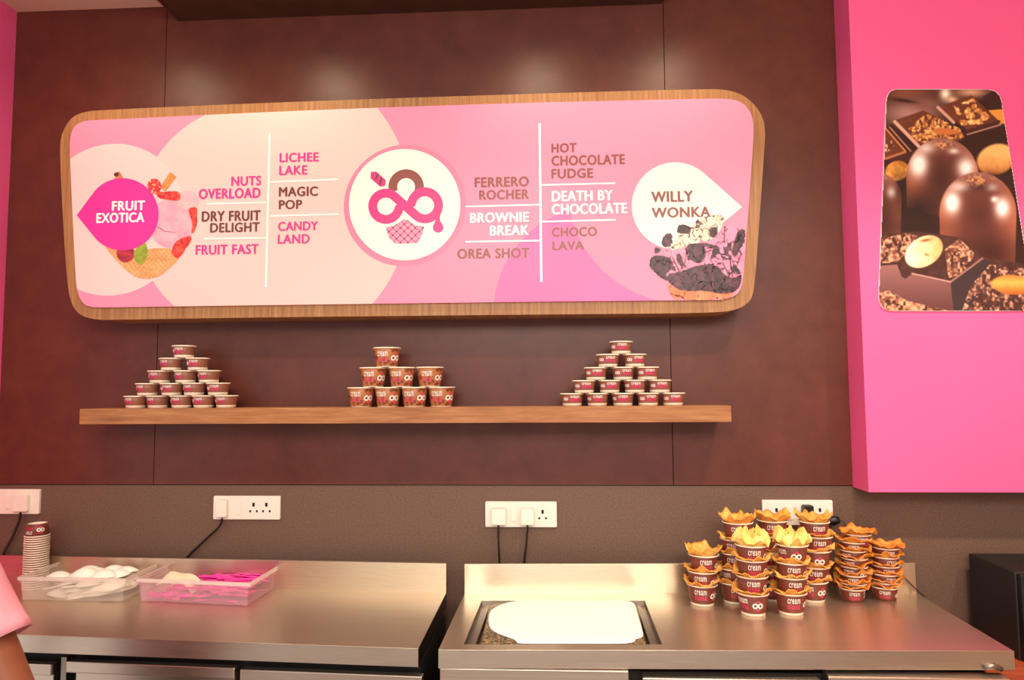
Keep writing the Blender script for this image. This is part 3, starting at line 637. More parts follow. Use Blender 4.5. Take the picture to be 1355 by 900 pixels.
# left cabinet below
yd = FRl.y+.02
cb = thing('undercounter_fridge', 'steel undercounter unit with handled doors below the left worktop', 'cabinet', ((FLl.x+FRl.x)/2, (FLl.y+BLl.y)/2, 0))
xe = FRl.x-.004
ob('body', MB().slab([(FLl.x+.004, FLl.y+.06), (xe, FRl.y+.06), (BRl.x-.004, BRl.y-.005), (FLl.x+.004, BLl.y-.005)], .1, ZC-LIP-.02).mesh('body', M['dark']), cb)
for fx, fy in ((FLl.x+.08, FLl.y+.12), (xe-.08, FRl.y+.12), (FLl.x+.08, BLl.y-.06), (xe-.08, BRl.y-.06)):
    ob('foot', MB().tube([(fx, fy, .001), (fx, fy, .02), (fx, fy, .1)], [.024, .02, .016], 14).mesh('foot', M['steel_dark']), cb)
def frontpt(px, py, off):  # point on the plane just behind the front edge
    d = (FRl-FLl).normalized(); n = Vector((-d.y, d.x, 0)); o = FRl+n*off
    r = FWD+RIGHT*((px-677.5)/F)+UP*((450-py)/F); t = (o-CAM).dot(n)/r.dot(n); return CAM+r*t, n
def door(px0, py0, px1, py1, close_l, close_r, label=None):
    (a, n), (b, _) = frontpt(px0, py0, .03), frontpt(px1, py1, .03)
    z = (a.z+b.z)/2; d = (b-a); d.z = 0; d.normalize()
    def sl(p, q, o0, o1, z0, z1, mat, name, par, bv=.002):
        return ob(name, MB().slab([(p.x+n.x*o0, p.y+n.y*o0), (q.x+n.x*o0, q.y+n.y*o0), (q.x+n.x*o1, q.y+n.y*o1), (p.x+n.x*o1, p.y+n.y*o1)], z0, z1).mesh(name, mat), par, bevel=bv)
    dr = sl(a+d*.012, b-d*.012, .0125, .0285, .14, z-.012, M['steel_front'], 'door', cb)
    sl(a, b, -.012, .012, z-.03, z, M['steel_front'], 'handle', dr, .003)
door(-70, 873, 73, 876, 0, 0); door(91, 873.5, 313.5, 881.5, 0, 0); door(320.5, 884, 560, 892.5, 0, 0)
(a, n), (b, _) = frontpt(81, 876, .034), frontpt(88, 876, .034)
ob('door_post', MB().slab([(a.x, a.y), (b.x, b.y), (b.x+n.x*.02, b.y+n.y*.02), (a.x+n.x*.02, a.y+n.y*.02)], .12, ZC-LIP-.022).mesh('door_post', M['steel_dark']), cb)

# right worktop with the recessed cold slab
BLr = U(614.5, 786, Z=ZC); FLr = U(580, 860, Z=ZC); BRr = U(1213, 784.8, Z=ZC); FRr = U(1342, 861.8, Z=ZC)
wr = thing('steel_worktop', 'stainless steel worktop at right with a recessed frosty slab', 'worktop', ((FLr.x+FRr.x)/2, (FLr.y+BLr.y)/2, ZC))
hole = [U(637.5, 794.5, Z=ZC), U(853, 794.5, Z=ZC), U(876, 852.8, Z=ZC), U(613.5, 852.8, Z=ZC)]   # back left, back right, front right, front left
bm = MB(); V = [BLr, BRr, FRr, FLr]+hole
top = [(p.x, p.y, ZC) for p in V]; bot = [(p.x, p.y, ZC-.003) for p in V]
bm.add(top+bot, [(4, 5, 1, 0), (5, 6, 2, 1), (6, 7, 3, 2), (7, 4, 0, 3)]+[(8, 9, 13, 12), (9, 10, 14, 13), (10, 11, 15, 14), (11, 8, 12, 15)]
       + [(0, 1, 9, 8), (1, 2, 10, 9), (2, 3, 11, 10), (3, 0, 8, 11)]+[(5, 4, 12, 13), (6, 5, 13, 14), (7, 6, 14, 15), (4, 7, 15, 12)])
ob('top', bm.mesh('top', M['steel']), wr, bevel=.0008)
wallstrip(BLr, BRr, ZC-.02, ZC+BSH, .012, M['steel'], 'backsplash', wr)
wallstrip(FLr, FRr, ZC-LIP, ZC-.0002, .01, M['steel_front'], 'front_lip', wr)
wallstrip(FRr+Vector((0, .002, 0)), BRr, ZC-LIP, ZC-.0002, .008, M['steel_dark'], 'side_lip', wr)
wallstrip(BLr, FLr+Vector((0, .002, 0)), ZC-LIP, ZC-.0002, .008, M['steel_dark'], 'side_lip', wr)
hc = sum(hole, Vector())/4
def inset(k, z): return [(hc.x+(p.x-hc.x)*k[0], hc.y+(p.y-hc.y)*k[1], z) for p in hole]
tr = MB(); lv = [inset((1, 1), ZC-.0032), inset((.995, .99), ZC-.016), inset((.945, .955), ZC-.016), inset((.94, .95), ZC-.011), inset((.895, .93), ZC-.011), inset((.89, .925), ZC-.028)]
for q in lv: tr.v += q
for j in range(len(lv)-1):
    for k in range(4): tr.f.append((j*4+k, (j+1)*4+k, (j+1)*4+(k+1) % 4, j*4+(k+1) % 4)); tr.mi.append(0); tr.sm.append(False)
tr.f.append(tuple(20+k for k in range(4))[::-1]); tr.mi.append(0); tr.sm.append(False)
ob('recessed_tray', tr.mesh('recessed_tray', M['steel_dark']), wr)
sl = inset((.872, .915), 0); ZSL = ZC-.004
sl[0] = (U(648, 799, Z=ZSL).x, sl[0][1], 0); sl[1] = (U(843, 799, Z=ZSL).x, sl[1][1], 0); sl[2] = (U(854, 851, Z=ZSL).x, sl[2][1], 0); sl[3] = (U(637, 851, Z=ZSL).x, sl[3][1], 0)
tag(ob('cold_slab', MB().slab([(q[0], q[1]) for q in sl], ZC-.0275, ZSL).mesh('cold_slab', M['granite']), bevel=.001), 'speckled granite mixing slab sunk into the right steel worktop', 'slab')
def Z6(u, v): return U(600+u/4.517, 770+v/4.517, Z=ZSL+.003)
fo = [Z6(*q) for q in [(212, 190), (225, 165), (262, 143), (310, 126), (360, 116), (420, 113), (700, 112), (1000, 112), (1060, 116), (1082, 128), (1094, 160), (1106, 205), (1124, 265), (1138, 322), (1112, 334), (1092, 336), (1084, 354), (1050, 362), (1010, 366), (800, 366), (600, 366), (385, 366), (375, 352), (362, 340), (330, 328), (295, 316), (255, 300), (226, 282), (212, 258), (208, 225)]]
fo = chaikin([(q.x, q.y) for q in fo], 2)
fm = MB(); n = len(fo); cx = sum(q[0] for q in fo)/n; cy = sum(q[1] for q in fo)/n
rings = []
for k, z in ((1.0, ZSL+.0004), (1.0, ZSL+.002), (.985, ZSL+.0042), (.95, ZSL+.0052), (.6, ZSL+.0056), (.25, ZSL+.0058)):
    rings.append(len(fm.v)); fm.v += [(cx+(q[0]-cx)*k, cy+(q[1]-cy)*k, z) for q in fo]
for a0, b0 in zip(rings, rings[1:]):
    for i in range(n): fm.f.append((a0+i, a0+(i+1) % n, b0+(i+1) % n, b0+i)); fm.mi.append(0); fm.sm.append(True)
fm.f.append(tuple(rings[-1]+i for i in range(n))); fm.mi.append(0); fm.sm.append(True); fm.f.append(tuple(rings[0]+i for i in range(n))[::-1]); fm.mi.append(0); fm.sm.append(False)
tag(ob('frost_sheet', fm.mesh('frost_sheet', M['frost'])), 'thick white sheet of frost covering most of the granite slab', 'frost')
# right unit below
cr = thing('undercounter_fridge', 'steel undercounter unit with drawer fronts below the right worktop', 'cabinet', ((FLr.x+FRr.x)/2, (FLr.y+BLr.y)/2, 0))
yr = FLr.y
ob('body', MB().slab([(FLr.x+.03, yr+.06), (FRr.x-.05, yr+.06), (BRr.x-.02, BRr.y-.005), (BLr.x+.03, BLr.y-.005)], .1, ZC-LIP-.02).mesh('body', M['dark']), cr)
for fx, fy in ((FLr.x+.1, yr+.12), (FRr.x-.2, yr+.12), (BLr.x+.1, BLr.y-.06), (BRr.x-.1, BRr.y-.06)):
    ob('foot', MB().tube([(fx, fy, .001), (fx, fy, .02), (fx, fy, .1)], [.024, .02, .016], 14).mesh('foot', M['steel_dark']), cr)
ya = yr+.006
a = U(582, 888, ya); b = U(832, 889.5, ya)
ob('apron_panel', MB().box(a.x, b.x, ya, ya+.05, .14, ZC-LIP-.0015).mesh('apron_panel', M['steel_front']), cr, bevel=.002)
for p0, p1, yy in ((850, 1087, 897), (1096, 1338, 895.5)):
    a = U(p0, yy, ya+.01); b = U(p1, yy, ya+.01)
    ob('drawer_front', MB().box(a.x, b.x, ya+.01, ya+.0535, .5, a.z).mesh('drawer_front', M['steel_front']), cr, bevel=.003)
h = U(1323, 890, ya+.01)
hg = MB(); hg.tube([(h.x-.022, ya+.035, h.z+.002), (h.x, ya+.035, h.z+.006), (h.x+.02, ya+.035, h.z-.002)], [.007, .008, .006], 8)
ob('hinge', hg.mesh('hinge', M['steel_dark']), cr)

# ------------------------------------------------------------------ plastic boxes and what they hold
def quadbox(FLp, FRp, BRp):
    fl, fr, br = U(*FLp, Z=ZC), U(*FRp, Z=ZC), U(*BRp, Z=ZC)
    e1 = fr-fl; e2 = br-fr; return fl, e1, e2
def box_thing(fl, e1, e2, h, mat, name, label):
    t = thing(name, label, 'box', tuple(fl+(e1+e2)*.5))
    P = lambda u, v, z: tuple(fl+e1*u+e2*v+Vector((0, 0, z+.0006)))
    w1 = .0022/e1.length; w2 = .0022/e2.length; fl_ = .012
    def ring(g, z, ins=0): a = g; return [P(-a+ins*w1, -a+ins*w2, z), P(1+a-ins*w1, -a+ins*w2, z), P(1+a-ins*w1, 1+a-ins*w2, z), P(-a+ins*w1, 1+a-ins*w2, z)]
    b = MB(); levels = [ring(0, 0), ring(.012, h*.72), ring(.022, h*.73), ring(.026, h), ring(.026, h, 1), ring(.022, h*.74, 1), ring(.012, h*.73, 1), ring(0, .003, 1)]
    for q in levels: b.v += q
    for j in range(len(levels)-1):
        for k in range(4): b.f.append((j*4+k, j*4+(k+1) % 4, (j+1)*4+(k+1) % 4, (j+1)*4+k)); b.mi.append(0); b.sm.append(False)
    b.f.append((3, 2, 1, 0)); b.f.append(tuple(28+k for k in range(4))); b.mi += [0, 0]; b.sm += [False, False]
    ob('container', b.mesh('container', mat), t, bevel=.003)
    rb = MB(); levels = [ring(.026, h*.86, -.4), ring(.029, h*.865, -1.2), ring(.030, h+.0012, -1.2), ring(.026, h+.0012, 1.4), ring(.026, h*.998, 1.4), ring(.026, h*1.0, -.4)]
    for q in levels: rb.v += q
    for j in range(len(levels)):
        for k in range(4): n_ = len(levels); rb.f.append((j*4+k, j*4+(k+1) % 4, ((j+1) % n_)*4+(k+1) % 4, ((j+1) % n_)*4+k)); rb.mi.append(0); rb.sm.append(False)
    ob('rim', rb.mesh('rim', M['box_rim']), t)
    return t, P
flA, e1A, e2A = quadbox((29, 794.5), (162.5, 797.2), (205, 775)); hA = .072
flB, e1B, e2B = quadbox((186, 796), (327, 802.7), (362, 779.5)); hB = .07
tA, PA = box_thing(flA, e1A, e2A, hA, M['box_plastic'], 'plastic_box', 'cloudy open plastic box of white spoons beside the cup stack')
tB, PB = box_thing(flB, e1B, e2B, hB, M['box_plastic_pink'], 'plastic_box', 'cloudy open plastic box of pink spoons and cream napkins')
def spoon_mesh(L, bw, bl, hw, depth, th, nm, mat):
    """a spoon along +x: oval bowl at the far end, narrow handle"""
    n = 26; b = MB(); up = []; lo = []
    for i in range(n+1):
        s = i/n; x = s*L
        if x > L-bl: q = (x-(L-bl/2))/(bl/2); w = max(hw*.7 if q < 0 else .0006, bw/2*math.sqrt(max(0, 1-q*q))); dz = depth*max(0, 1-q*q)
        else: w = hw*(1 if x > .004 else .6); dz = 0
        up.append((x, w, dz))
    m = 6
    for sgn, off in ((1, 0), (-1, -th)):
        for x, w, dz in up:
            for k in range(m+1): y = -w+2*w*k/m; b.v.append((x, y, off+(dz*(1-(y/w)**2))))
    N = (n+1)*(m+1)
    for i in range(n):
        for k in range(m):
            a = i*(m+1)+k; b.f.append((a, a+m+1, a+m+2, a+1)); b.f.append((N+a, N+a+1, N+a+m+2, N+a+m+1)); b.mi += [0, 0]; b.sm += [True, True]
    for i in range(n):
        for k in (0, m): a = i*(m+1)+k; q = (a, a+m+1, N+a+m+1, N+a); b.f.append(q if k else q[::-1]); b.mi.append(0); b.sm.append(False)
    for i in (0, n):
        for k in range(m): a = i*(m+1)+k; q = (a, a+1, N+a+1, N+a); b.f.append(q if not i else q[::-1]); b.mi.append(0); b.sm.append(False)
    return b.mesh(nm, mat)
WS = spoon_mesh(.128, .054, .088, .009, .022, .003, 'white_spoon', M['spoon_white'])
PS = spoon_mesh(.1, .019, .036, .0045, .003, .0016, 'pink_spoon', M['spoon_pink'])
angA = math.atan2(e1A.y, e1A.x); angB = math.atan2(e1B.y, e1B.x)
# white spoons: bowl centre (u, v), height, turn in plan, tilt
for k in range(40):
    lay = k/40; v = random.uniform(.24, .76); rz = random.choice((20, 25, 200, 190, 10))+random.uniform(-14, 14); u = random.uniform(.38, .82) if abs(rz) < 90 else random.uniform(.18, .62)
    if k >= 32: u, v, rz = ((.24, .34, 200), (.42, .62, 18), (.56, .45, 28), (.66, .66, 24), (.78, .42, 20), (.8, .62, 14), (.5, .3, 28), (.7, .3, 15))[k-32]
    o = bpy.data.objects.new('plastic_spoon', WS); C.objects.link(o)
    R_ = Matrix.Rotation(math.radians(rz)+angA, 4, 'Z') @ Matrix.Rotation(math.radians(random.uniform(-13, -2)), 4, 'Y') @ Matrix.Rotation(math.radians(random.uniform(-16, 16)), 4, 'X')
    c0 = Vector(PA(u, v, .006+.056*lay*(1-.5*abs(u-.5))+(.012 if k >= 32 else 0))); tip = R_ @ Vector((.084, 0, .004)); o.matrix_world = Matrix.Translation(c0-tip) @ R_
    tag(o, 'white plastic spoon lying in the cloudy box at left', 'spoon', 'white spoons in the left box')
NPS = 190
for k in range(NPS):
    u = random.uniform(.12, .9); v = random.uniform(.05, .95); lay = k/NPS
    if lay > .62: u = random.uniform(.42, .9)
    rz = random.choice((0, math.pi))+random.uniform(-.5, .5)*random.choice((.3, 1))+angB
    o = bpy.data.objects.new('plastic_spoon', PS); C.objects.link(o)
    L = .1; ux = abs(math.cos(rz-angB))*L/2/e1B.length; vy = abs(math.sin(rz-angB))*L/2/e2B.length
    u = min(max(u, ux+.02), .98-ux); v = min(max(v, vy+.03), .97-vy)
    c0 = Vector(PB(u, v, .005+lay*.047*(1 if u > .4 else .6)))
    R_ = Matrix.Rotation(rz, 4, 'Z') @ Matrix.Rotation(random.uniform(-.1, .1), 4, 'Y') @ Matrix.Rotation(random.uniform(-.5, .5), 4, 'X')
    o.matrix_world = Matrix.Translation(c0-R_ @ Vector((L/2, 0, 0))) @ R_
    tag(o, 'thin bright pink plastic spoon heaped in the pink-tinted box', 'spoon', 'pink spoons in the right box')
# folded napkin leaning in the pink box
nb = MB(); nu, nv = 22, 10; top = []
for layer in range(2):
    for i in range(nu+1):
        for j in range(nv+1):
            s, t2 = i/nu, j/nv; u = .05+.42*s; v = .06+.36*t2
            z = .026+.034*(1-abs(2*s-1)**3)*(1-.15*math.sin(7*s+3*t2))+.012*t2-.0025*layer+.003*math.sin(11*s)*t2
            top.append(PB(u, v, z))
nb.v = [tuple(q) for q in top]; N = (nu+1)*(nv+1)
for i in range(nu):
    for j in range(nv):
        a = i*(nv+1)+j; nb.f.append((a, a+nv+1, a+nv+2, a+1)); nb.f.append((N+a, N+a+1, N+a+nv+2, N+a+nv+1)); nb.mi += [0, 0]; nb.sm += [True, True]
tag(ob('paper_napkin', nb.mesh('paper_napkin', M['napkin'])), 'folded cream paper napkin on the pink spoons', 'napkin')

# ------------------------------------------------------------------ upside-down stack of paper cups at far left
ctr = U(48, 776, Z=ZC); ctr = Vector((U(48, 740, BLl.y-.05).x, BLl.y-.05, ZC))
KI = cup_meshes('stacked', .0355, .0285, .0415, .0, [M['cup_brown']], 'text', 132, 200)
ztop = U(48, 692.5, ctr.y+.0).z; NS = 24; step = (ztop-ZC-.0415)/(NS-1)
for k in range(NS):
    z = ZC+.0415+.0006+k*step
    lab = 'upside-down paper cup on top of the tall nested stack' if k == NS-1 else 'white-rimmed paper cup nested in the tall stack behind the box'
    t = cup(KI, (ctr.x+random.uniform(-.0006, .0006), ctr.y, z), random.uniform(-.2, .2) if k < NS-1 else .1, lab, 'upside-down cups in the nested stack', 'paper_cup', math.pi)
    if k < NS-1:
        pass

# ------------------------------------------------------------------ waffle cups
def waffle_mesh(nm, R, H, flare, lift, amp, seed, mat, mound=False):
    """a crisp wavy waffle bowl whose rim line lies at z = 0 and whose bowl hangs into a cup"""
    rnd = random.Random(seed); n = 56; ph = [rnd.uniform(0, 6.28) for _ in range(8)]; kk = rnd.choice((4, 5, 6))
    def wave(a): return math.sin(2*a+ph[7])*.45+math.sin(kk*a+ph[0])*.6+math.sin((kk+3)*a+ph[1])*.4+math.sin((2*kk+3)*a+ph[2])*.28
    def wave2(a): return math.sin(3*a+ph[3])*.5+math.sin(7*a+ph[4])*.4+math.sin(11*a+ph[5])*.2
    prof = [(.02, -.62*H, 0), (.5, -.62*H, 0), (.66, -.55*H, 0), (.80, -.30*H, 0), (.90, -.06*H, .05), (.955, .004, .15), (1.06, .006+lift*.25, .45), (1.06+(flare-1.06)*.55, .006+lift*.6, .8), (flare, .006+lift, 1.0)]
    if mound: prof = prof[:6]+[(1.06, .008, .3), (1.27, .013, .8), (1.16, .022, .9), (.92, .030, 1.0), (.66, .031, 1.0), (.44, .020, .8)]
    rows = []
    for r, z, w in prof:
        row = []
        for k in range(n):
            a = 2*math.pi*k/n; rr = R*(r+.10*w*wave2(a)*(flare-.6)); zz = z+amp*w*wave(a)+(.011*w*(abs(math.sin(2.5*a+ph[3]+r*2))-.6)+.005*w*math.sin(9*a+7*r) if mound else 0)+.0012*w*math.sin(19*a+ph[6])
            if w > .3: zz = max(zz, .0035-.0*w) if rr < R*1.06 else zz
            row.append((rr*math.cos(a), rr*math.sin(a), zz))
        rows.append(row)
    th = .0022; b = MB(); inner_rows = []
    for j, row in enumerate(rows):
        q = []
        for x, y, z in row: r = math.hypot(x, y); s = max(0, r-(th*.8 if 1 < j < len(rows)-1 else 0))/r if r > .002 else 1; q.append((x*s, y*s, z+th*(.4 if j in (3, 4) else 1)))
        inner_rows.append(q)
    allr = rows+inner_rows[::-1]
    for row in allr: b.v += row
    for j in range(len(allr)-1):
        for k in range(n): b.f.append((j*n+k, j*n+(k+1) % n, (j+1)*n+(k+1) % n, (j+1)*n+k)); b.mi.append(0); b.sm.append(not mound)
    b.f.append(tuple(range(n))[::-1]); L = len(allr)-1; b.f.append(tuple(L*n+k for k in range(n))); b.mi += [0, 0]; b.sm += [False, False]
    return b.mesh(nm, mat)
TW = [waffle_mesh('waffle', .0425, .062, 1.31, .004, .0085, s, M['waffle']) for s in range(6)]
TT = [waffle_mesh('waffle_top', .0425, .062, 1.30, .013, .0100, s+20, M['waffle']) for s in range(4)]
TP = [waffle_mesh('waffle_pale', .0425, .062, 1.24, .026, .0100, s+40, M['waffle_pale'], True) for s in range(2)]
TD = [waffle_mesh('waffle_dark', .0355, .040, 1.50, .0045, .0075, s+60, M['waffle_dark']) for s in range(6)]
# stack: name, base (px, py of the front of the base), kind, rims top to bottom as (px, py of the front of the rim)
stacks = [('left end waffle-cup stack', (930, 804), 'T', [(931, 737), (930, 759), (929, 778)], 'T'),
          ('back left waffle-cup stack', (972, 801), 'T', [(976, 693.5), (973, 715.5), (973, 734.5), (972, 755), (972, 774)], 'T'),
          ('front left waffle-cup stack', (996, 817), 'T', [(994, 724), (995, 743.5), (995, 765.5), (996, 788)], 'P'),
          ('back middle waffle-cup stack', (1021, 797.5), 'T', [(1022, 691), (1021, 711), (1021, 732), (1021, 752), (1021, 771)], 'T'),
          ('front right waffle-cup stack', (1046, 816), 'T', [(1048, 723.5), (1047, 747), (1047, 766.5), (1046, 787)], 'P'),
          ('back right waffle-cup stack', (1075, 799), 'T', [(1077, 692.5), (1081, 712), (1079, 731), (1078, 752.5), (1075, 773)], 'T'),
          ('second waffle-cup stack from right', (1129, 798.5), 'S', [(1135, 709), (1129, 719), (1129, 730.5), (1130, 741), (1130, 752), (1129, 763), (1129, 774.5), (1128, 785)], 'S'),
          ('rightmost waffle-cup stack', (1171.5, 796.7), 'S', [(1172, 727), (1172, 739), (1172, 751), (1171, 762), (1171, 773), (1171, 783.5)], 'S')]
for si, (nm, (bx, by), kind, rims, topk) in enumerate(stacks):
    K, H, Rt, Rb = (KW, .0620, .0440, .0330) if kind == 'T' else (KV, .0400, .0370, .0300)
    p0 = U(bx, by, Z=ZC); Yc = p0.y+Rb; n = len(rims)
    z0 = U(rims[-1][0], rims[-1][1], Yc-Rt).z
    for k in range(n):           # k = 0 is the bottom cup
        px, py = rims[n-1-k]; q = U(px, py, Yc-Rt); x = U(px, py, Yc).x
        z = ZC+.0006 if k == 0 else max(q.z-H, zprev+(.6*H-.62*H*.0)*.62+.0)
        zprev = z; rzz = random.uniform(-.25, .25)+random.choice((0, .1, -.3, -.75, .3))
        pos = 'bottom cup' if k == 0 else 'top cup' if k == n-1 else '%s cup from the top' % ORD[n-1-k]
        sz = 'brown paper cup' if kind == 'T' else 'short brown paper cup'
        cup(K, (x, Yc, z), rzz, '%s, %s in the %s' % (sz, pos, nm), 'paper cups stacked with waffle bowls')
        if topk == 'S': me = TD[(si*3+k) % 6]
        elif k == n-1: me = TP[si//3] if topk == 'P' else TT[(si+k) % 4]
        else: me = TW[(si*2+k) % 6]
        o = bpy.data.objects.new('waffle_bowl', me); C.objects.link(o); o.location = (x, Yc, z+H); o.rotation_euler[2] = random.uniform(0, 6.28)
        adj = 'pale peaked' if me in TP else 'toasted' if me in TD else 'golden wavy'
        tag(o, '%s waffle bowl in %s, %s' % (adj, pos.replace('the ', ''), nm), 'waffle bowl', 'waffle bowls in the stacked cups')

# ------------------------------------------------------------------ sockets, plugs and cords
def rbox(cx, cz, w, h, y0, y1, r=.004, mi=0):
    pts = []
    for sx, sz, a0 in ((1, 1, 0), (-1, 1, 90), (-1, -1, 180), (1, -1, 270)):
        for k in range(5): a = math.radians(a0+22.5*k); pts.append((cx+sx*(w/2-r)+r*math.cos(a), cz+sz*(h/2-r)+r*math.sin(a)))
    return pts, y0, y1, mi
def socket(c0, c1, holes, label, switches):
    Yp = -.011; a = U(*c0, Yp); b = U(*c1, Yp); cx, cz = (a.x+b.x)/2, (a.z+b.z)/2; w, h = b.x-a.x, a.z-b.z
    t = thing('wall_socket', label, 'wall socket', (cx, 0, cz-h/2), 0, 'white wall sockets above the worktops')
    pl = ob('plate', MB().prism(*rbox(cx, cz, w, h, Yp, -.0003)).mesh('plate', M['white_plastic']), t, bevel=.0015)
    for sx in switches:
        ob('switch', MB().prism(*rbox(U(sx, c0[1], Yp).x, cz, .02, h*.55, Yp-.003, Yp-.0001, .002)).mesh('switch', M['white_plastic']), t, bevel=.001)
    hb = MB()
    for hx, hy, hw, hh in holes:
        q = U(hx, hy, Yp); s = (U(hx+1, hy, Yp).x-q.x); hb.prism(*rbox(q.x, q.z, hw*s, hh*s, Yp-.0006, Yp+.0002, .0008))
    if holes: ob('pin_holes', hb.mesh('pin_holes', M['hole']), t)
    return t, Yp
def trio(cx, cy, s=1): return [(cx, cy, 3.2*s, 5*s), (cx-4.4*s, cy+8.6*s, 2.4*s, 2.8*s), (cx+4.4*s, cy+8.6*s, 2.4*s, 2.8*s)]
socket((-46, 647.5), (51, 680.5), [], 'white wall socket plate at the left edge above the cup stack', [12])
socket((282.5, 656.3), (370.3, 687.8), trio(335.5, 668)+trio(352.5, 668), 'white wall socket above the plastic boxes with one black cord', [316])
socket((642, 663.8), (737, 698), trio(718, 677.3), 'white wall socket above the frosty slab with two plugs', [680])
socket((1008.5, 662), (1103, 695.5), trio(1027.5, 675)+trio(1085, 675), 'white wall socket half hidden behind the waffle cup stacks', [1044])
def plug(px, py, w, h, label, mat='white_plastic', y=-.0165, depth=.026):
    q = U(px, py, y-depth/2); s = .00245
    t = tag(ob('plug', MB().prism(*rbox(q.x, q.z, w*s, h*s, y-depth, -.0118, .006)).mesh('plug', M[mat]), bevel=.003), label, 'plug'); return q
plug(660, 683.5, 20, 22, 'white plug at left in the socket above the slab')
plug(698, 683.5, 18, 22, 'white plug at right in the socket above the slab')
plug(293, 673, 16, 24, 'white plug in the socket above the plastic boxes', depth=.012)
plug(27, 666, 22, 24, 'white plug in the socket at the left edge', depth=.012)
plug(1069, 675, 13, 13, 'black plug peeking out behind the back right waffle stack', 'black_plastic', depth=.025)
qb = MB(); q = U(1099, 689, -.05)
qb.tube([U(1085, 691, -.0118), U(1090, 690, -.034), U(1094, 689, -.044), U(1104, 689, -.048), U(1110.5, 688, -.05)], [.006, .012, .014, .0155, .011], 14)
tag(ob('plug', qb.mesh('plug', M['black_plastic'])), 'bulky black plug sticking out at the right end of a socket', 'plug')
def cord(pts, label, r=.0032):
    P_ = [U(a, b, Y=c) for a, b, c in pts]
    out = []
    for i in range(len(P_)-1):
        p0, p1, p2, p3 = P_[max(i-1, 0)], P_[i], P_[i+1], P_[min(i+2, len(P_)-1)]
        for k in range(6):
            t = k/6; out.append(.5*((2*p1)+(p2-p0)*t+(2*p0-5*p1+4*p2-p3)*t*t+(3*p1-p0-3*p2+p3)*t*t*t))
    out.append(P_[-1]); tag(ob('power_cord', MB().tube(out, r, 8).mesh('power_cord', M['black_plastic'])), label, 'cord')
cord([(27, 678, -.036), (26, 688, -.03), (16, 712, -.02), (4, 735, -.02), (-6, 770, -.02)], 'black cord hanging from the socket at the left edge', .0042)
cord([(294, 686, -.034), (290, 697, -.028), (272, 714, -.015), (249, 736, -.015), (236, 752, -.015)], 'black cord slanting down behind the left worktop', .0036)
cord([(659.5, 694, -.034), (659.5, 702, -.03), (659.8, 722, -.024), (661, 746, -.02), (661, 775, -.02)], 'black cord hanging from the left plug above the slab')
cord([(698, 694, -.034), (698, 702, -.03), (696, 724, -.024), (693.6, 746, -.02), (693, 775, -.02)], 'black cord hanging from the right plug above the slab')
yb = BRr.y-.012
cord([(1110, 688, -.05), (1116, 691, -.055), (1121, 698, -.06), (1140, 714, -.066), (1165, 740, -.075), (1194, 762, yb), (1210, 778, yb-.002), (1224, 790, yb-.03)], 'thin black cord running behind the short-cup stacks to the worktop end', .0019)

# ------------------------------------------------------------------ black box on the wooden side counter
Yb = -.04; k0 = U(1281, 732, Yb); zt_ = k0.z; kf = U(1342.5, 757.5, Z=zt_); kb = U(1350, 877, kf.y-.012)
bx = thing('speaker_cabinet', 'large black box-shaped cabinet standing right of the steel worktop', 'cabinet', (k0.x+.2, (Yb+kf.y)/2, kb.z))
ob('body', MB().slab([(k0.x, Yb), (k0.x+.42, Yb), (kf.x+.42, kf.y), (kf.x, kf.y)], kb.z+.0006, zt_).mesh('body', M['black_matte']), bx, bevel=.004)
ob('front_panel', MB().slab([(kf.x+.004, kf.y-.0004), (kf.x+.416, kf.y-.0004), (kf.x+.418, kf.y-.018), (kf.x+.006, kf.y-.018)], kb.z+.004, zt_-.003).mesh('front_panel', M['black_plastic']), bx, bevel=.003)
sd = thing('side_counter', 'reddish wooden side counter under the black cabinet', 'counter', (kf.x+.25, kf.y, 0))
x0 = FRr.x+.012
ob('top', MB().slab([(BRr.x+.012, -.006), (XR-.01, -.006), (XR-.01, kf.y-.14), (FRr.x+.012, kf.y-.14)], kb.z-.03, kb.z).mesh('top', M['table_wood']), sd, bevel=.002)
ob('base', MB().slab([(BRr.x+.06, -.03), (XR-.05, -.03), (XR-.05, kf.y-.1), (FRr.x+.06, kf.y-.1)], 0, kb.z-.0302).mesh('base', M['table_wood']), sd)

# ------------------------------------------------------------------ person at the left edge, standing with back to the camera
YPn = -1.05
def PP(px, py, dy=0): return U(px, py, YPn+dy)
sh = PP(-62, 742); el = PP(26, 940, -.01); wr_ = el+Vector((-.03, .16, -.13)); hd = wr_+Vector((-.012, .06, -.045))
W_ = sh.x-.16; zS = sh.z; cxp = W_
def skinmesh(nodes, edges, root, name, mat, sub=2):
    me = bpy.data.meshes.new('tmp'); me.from_pydata([n_[0] for n_ in nodes], edges, [])
    o = bpy.data.objects.new('tmp', me); C.objects.link(o)
    md = o.modifiers.new('s', 'SKIN'); md.use_smooth_shade = True; md.branch_smoothing = .6
    sv = me.skin_vertices[0].data
    for i, n_ in enumerate(nodes): sv[i].radius = n_[1] if isinstance(n_[1], tuple) else (n_[1], n_[1]); sv[i].use_root = (i == root)
    ss = o.modifiers.new('u', 'SUBSURF'); ss.levels = sub; ss.render_levels = sub
    dg = bpy.context.evaluated_depsgraph_get(); out = bpy.data.meshes.new_from_object(o.evaluated_get(dg)); out.name = name
    bpy.data.objects.remove(o); out.materials.clear(); out.materials.append(mat)
    for p_ in out.polygons: p_.use_smooth = True
    return out
Y0 = YPn
def V3(x, y, z): return (cxp+x, Y0+y, z)
kS = zS/1.30     # body scale from the shoulder height
z = lambda h: h*kS
N = []; Ed = []
def node(p, r, par=None):
    N.append((tuple(p), r)); i = len(N)-1
    if par is not None: Ed.append((par, i))
    return i
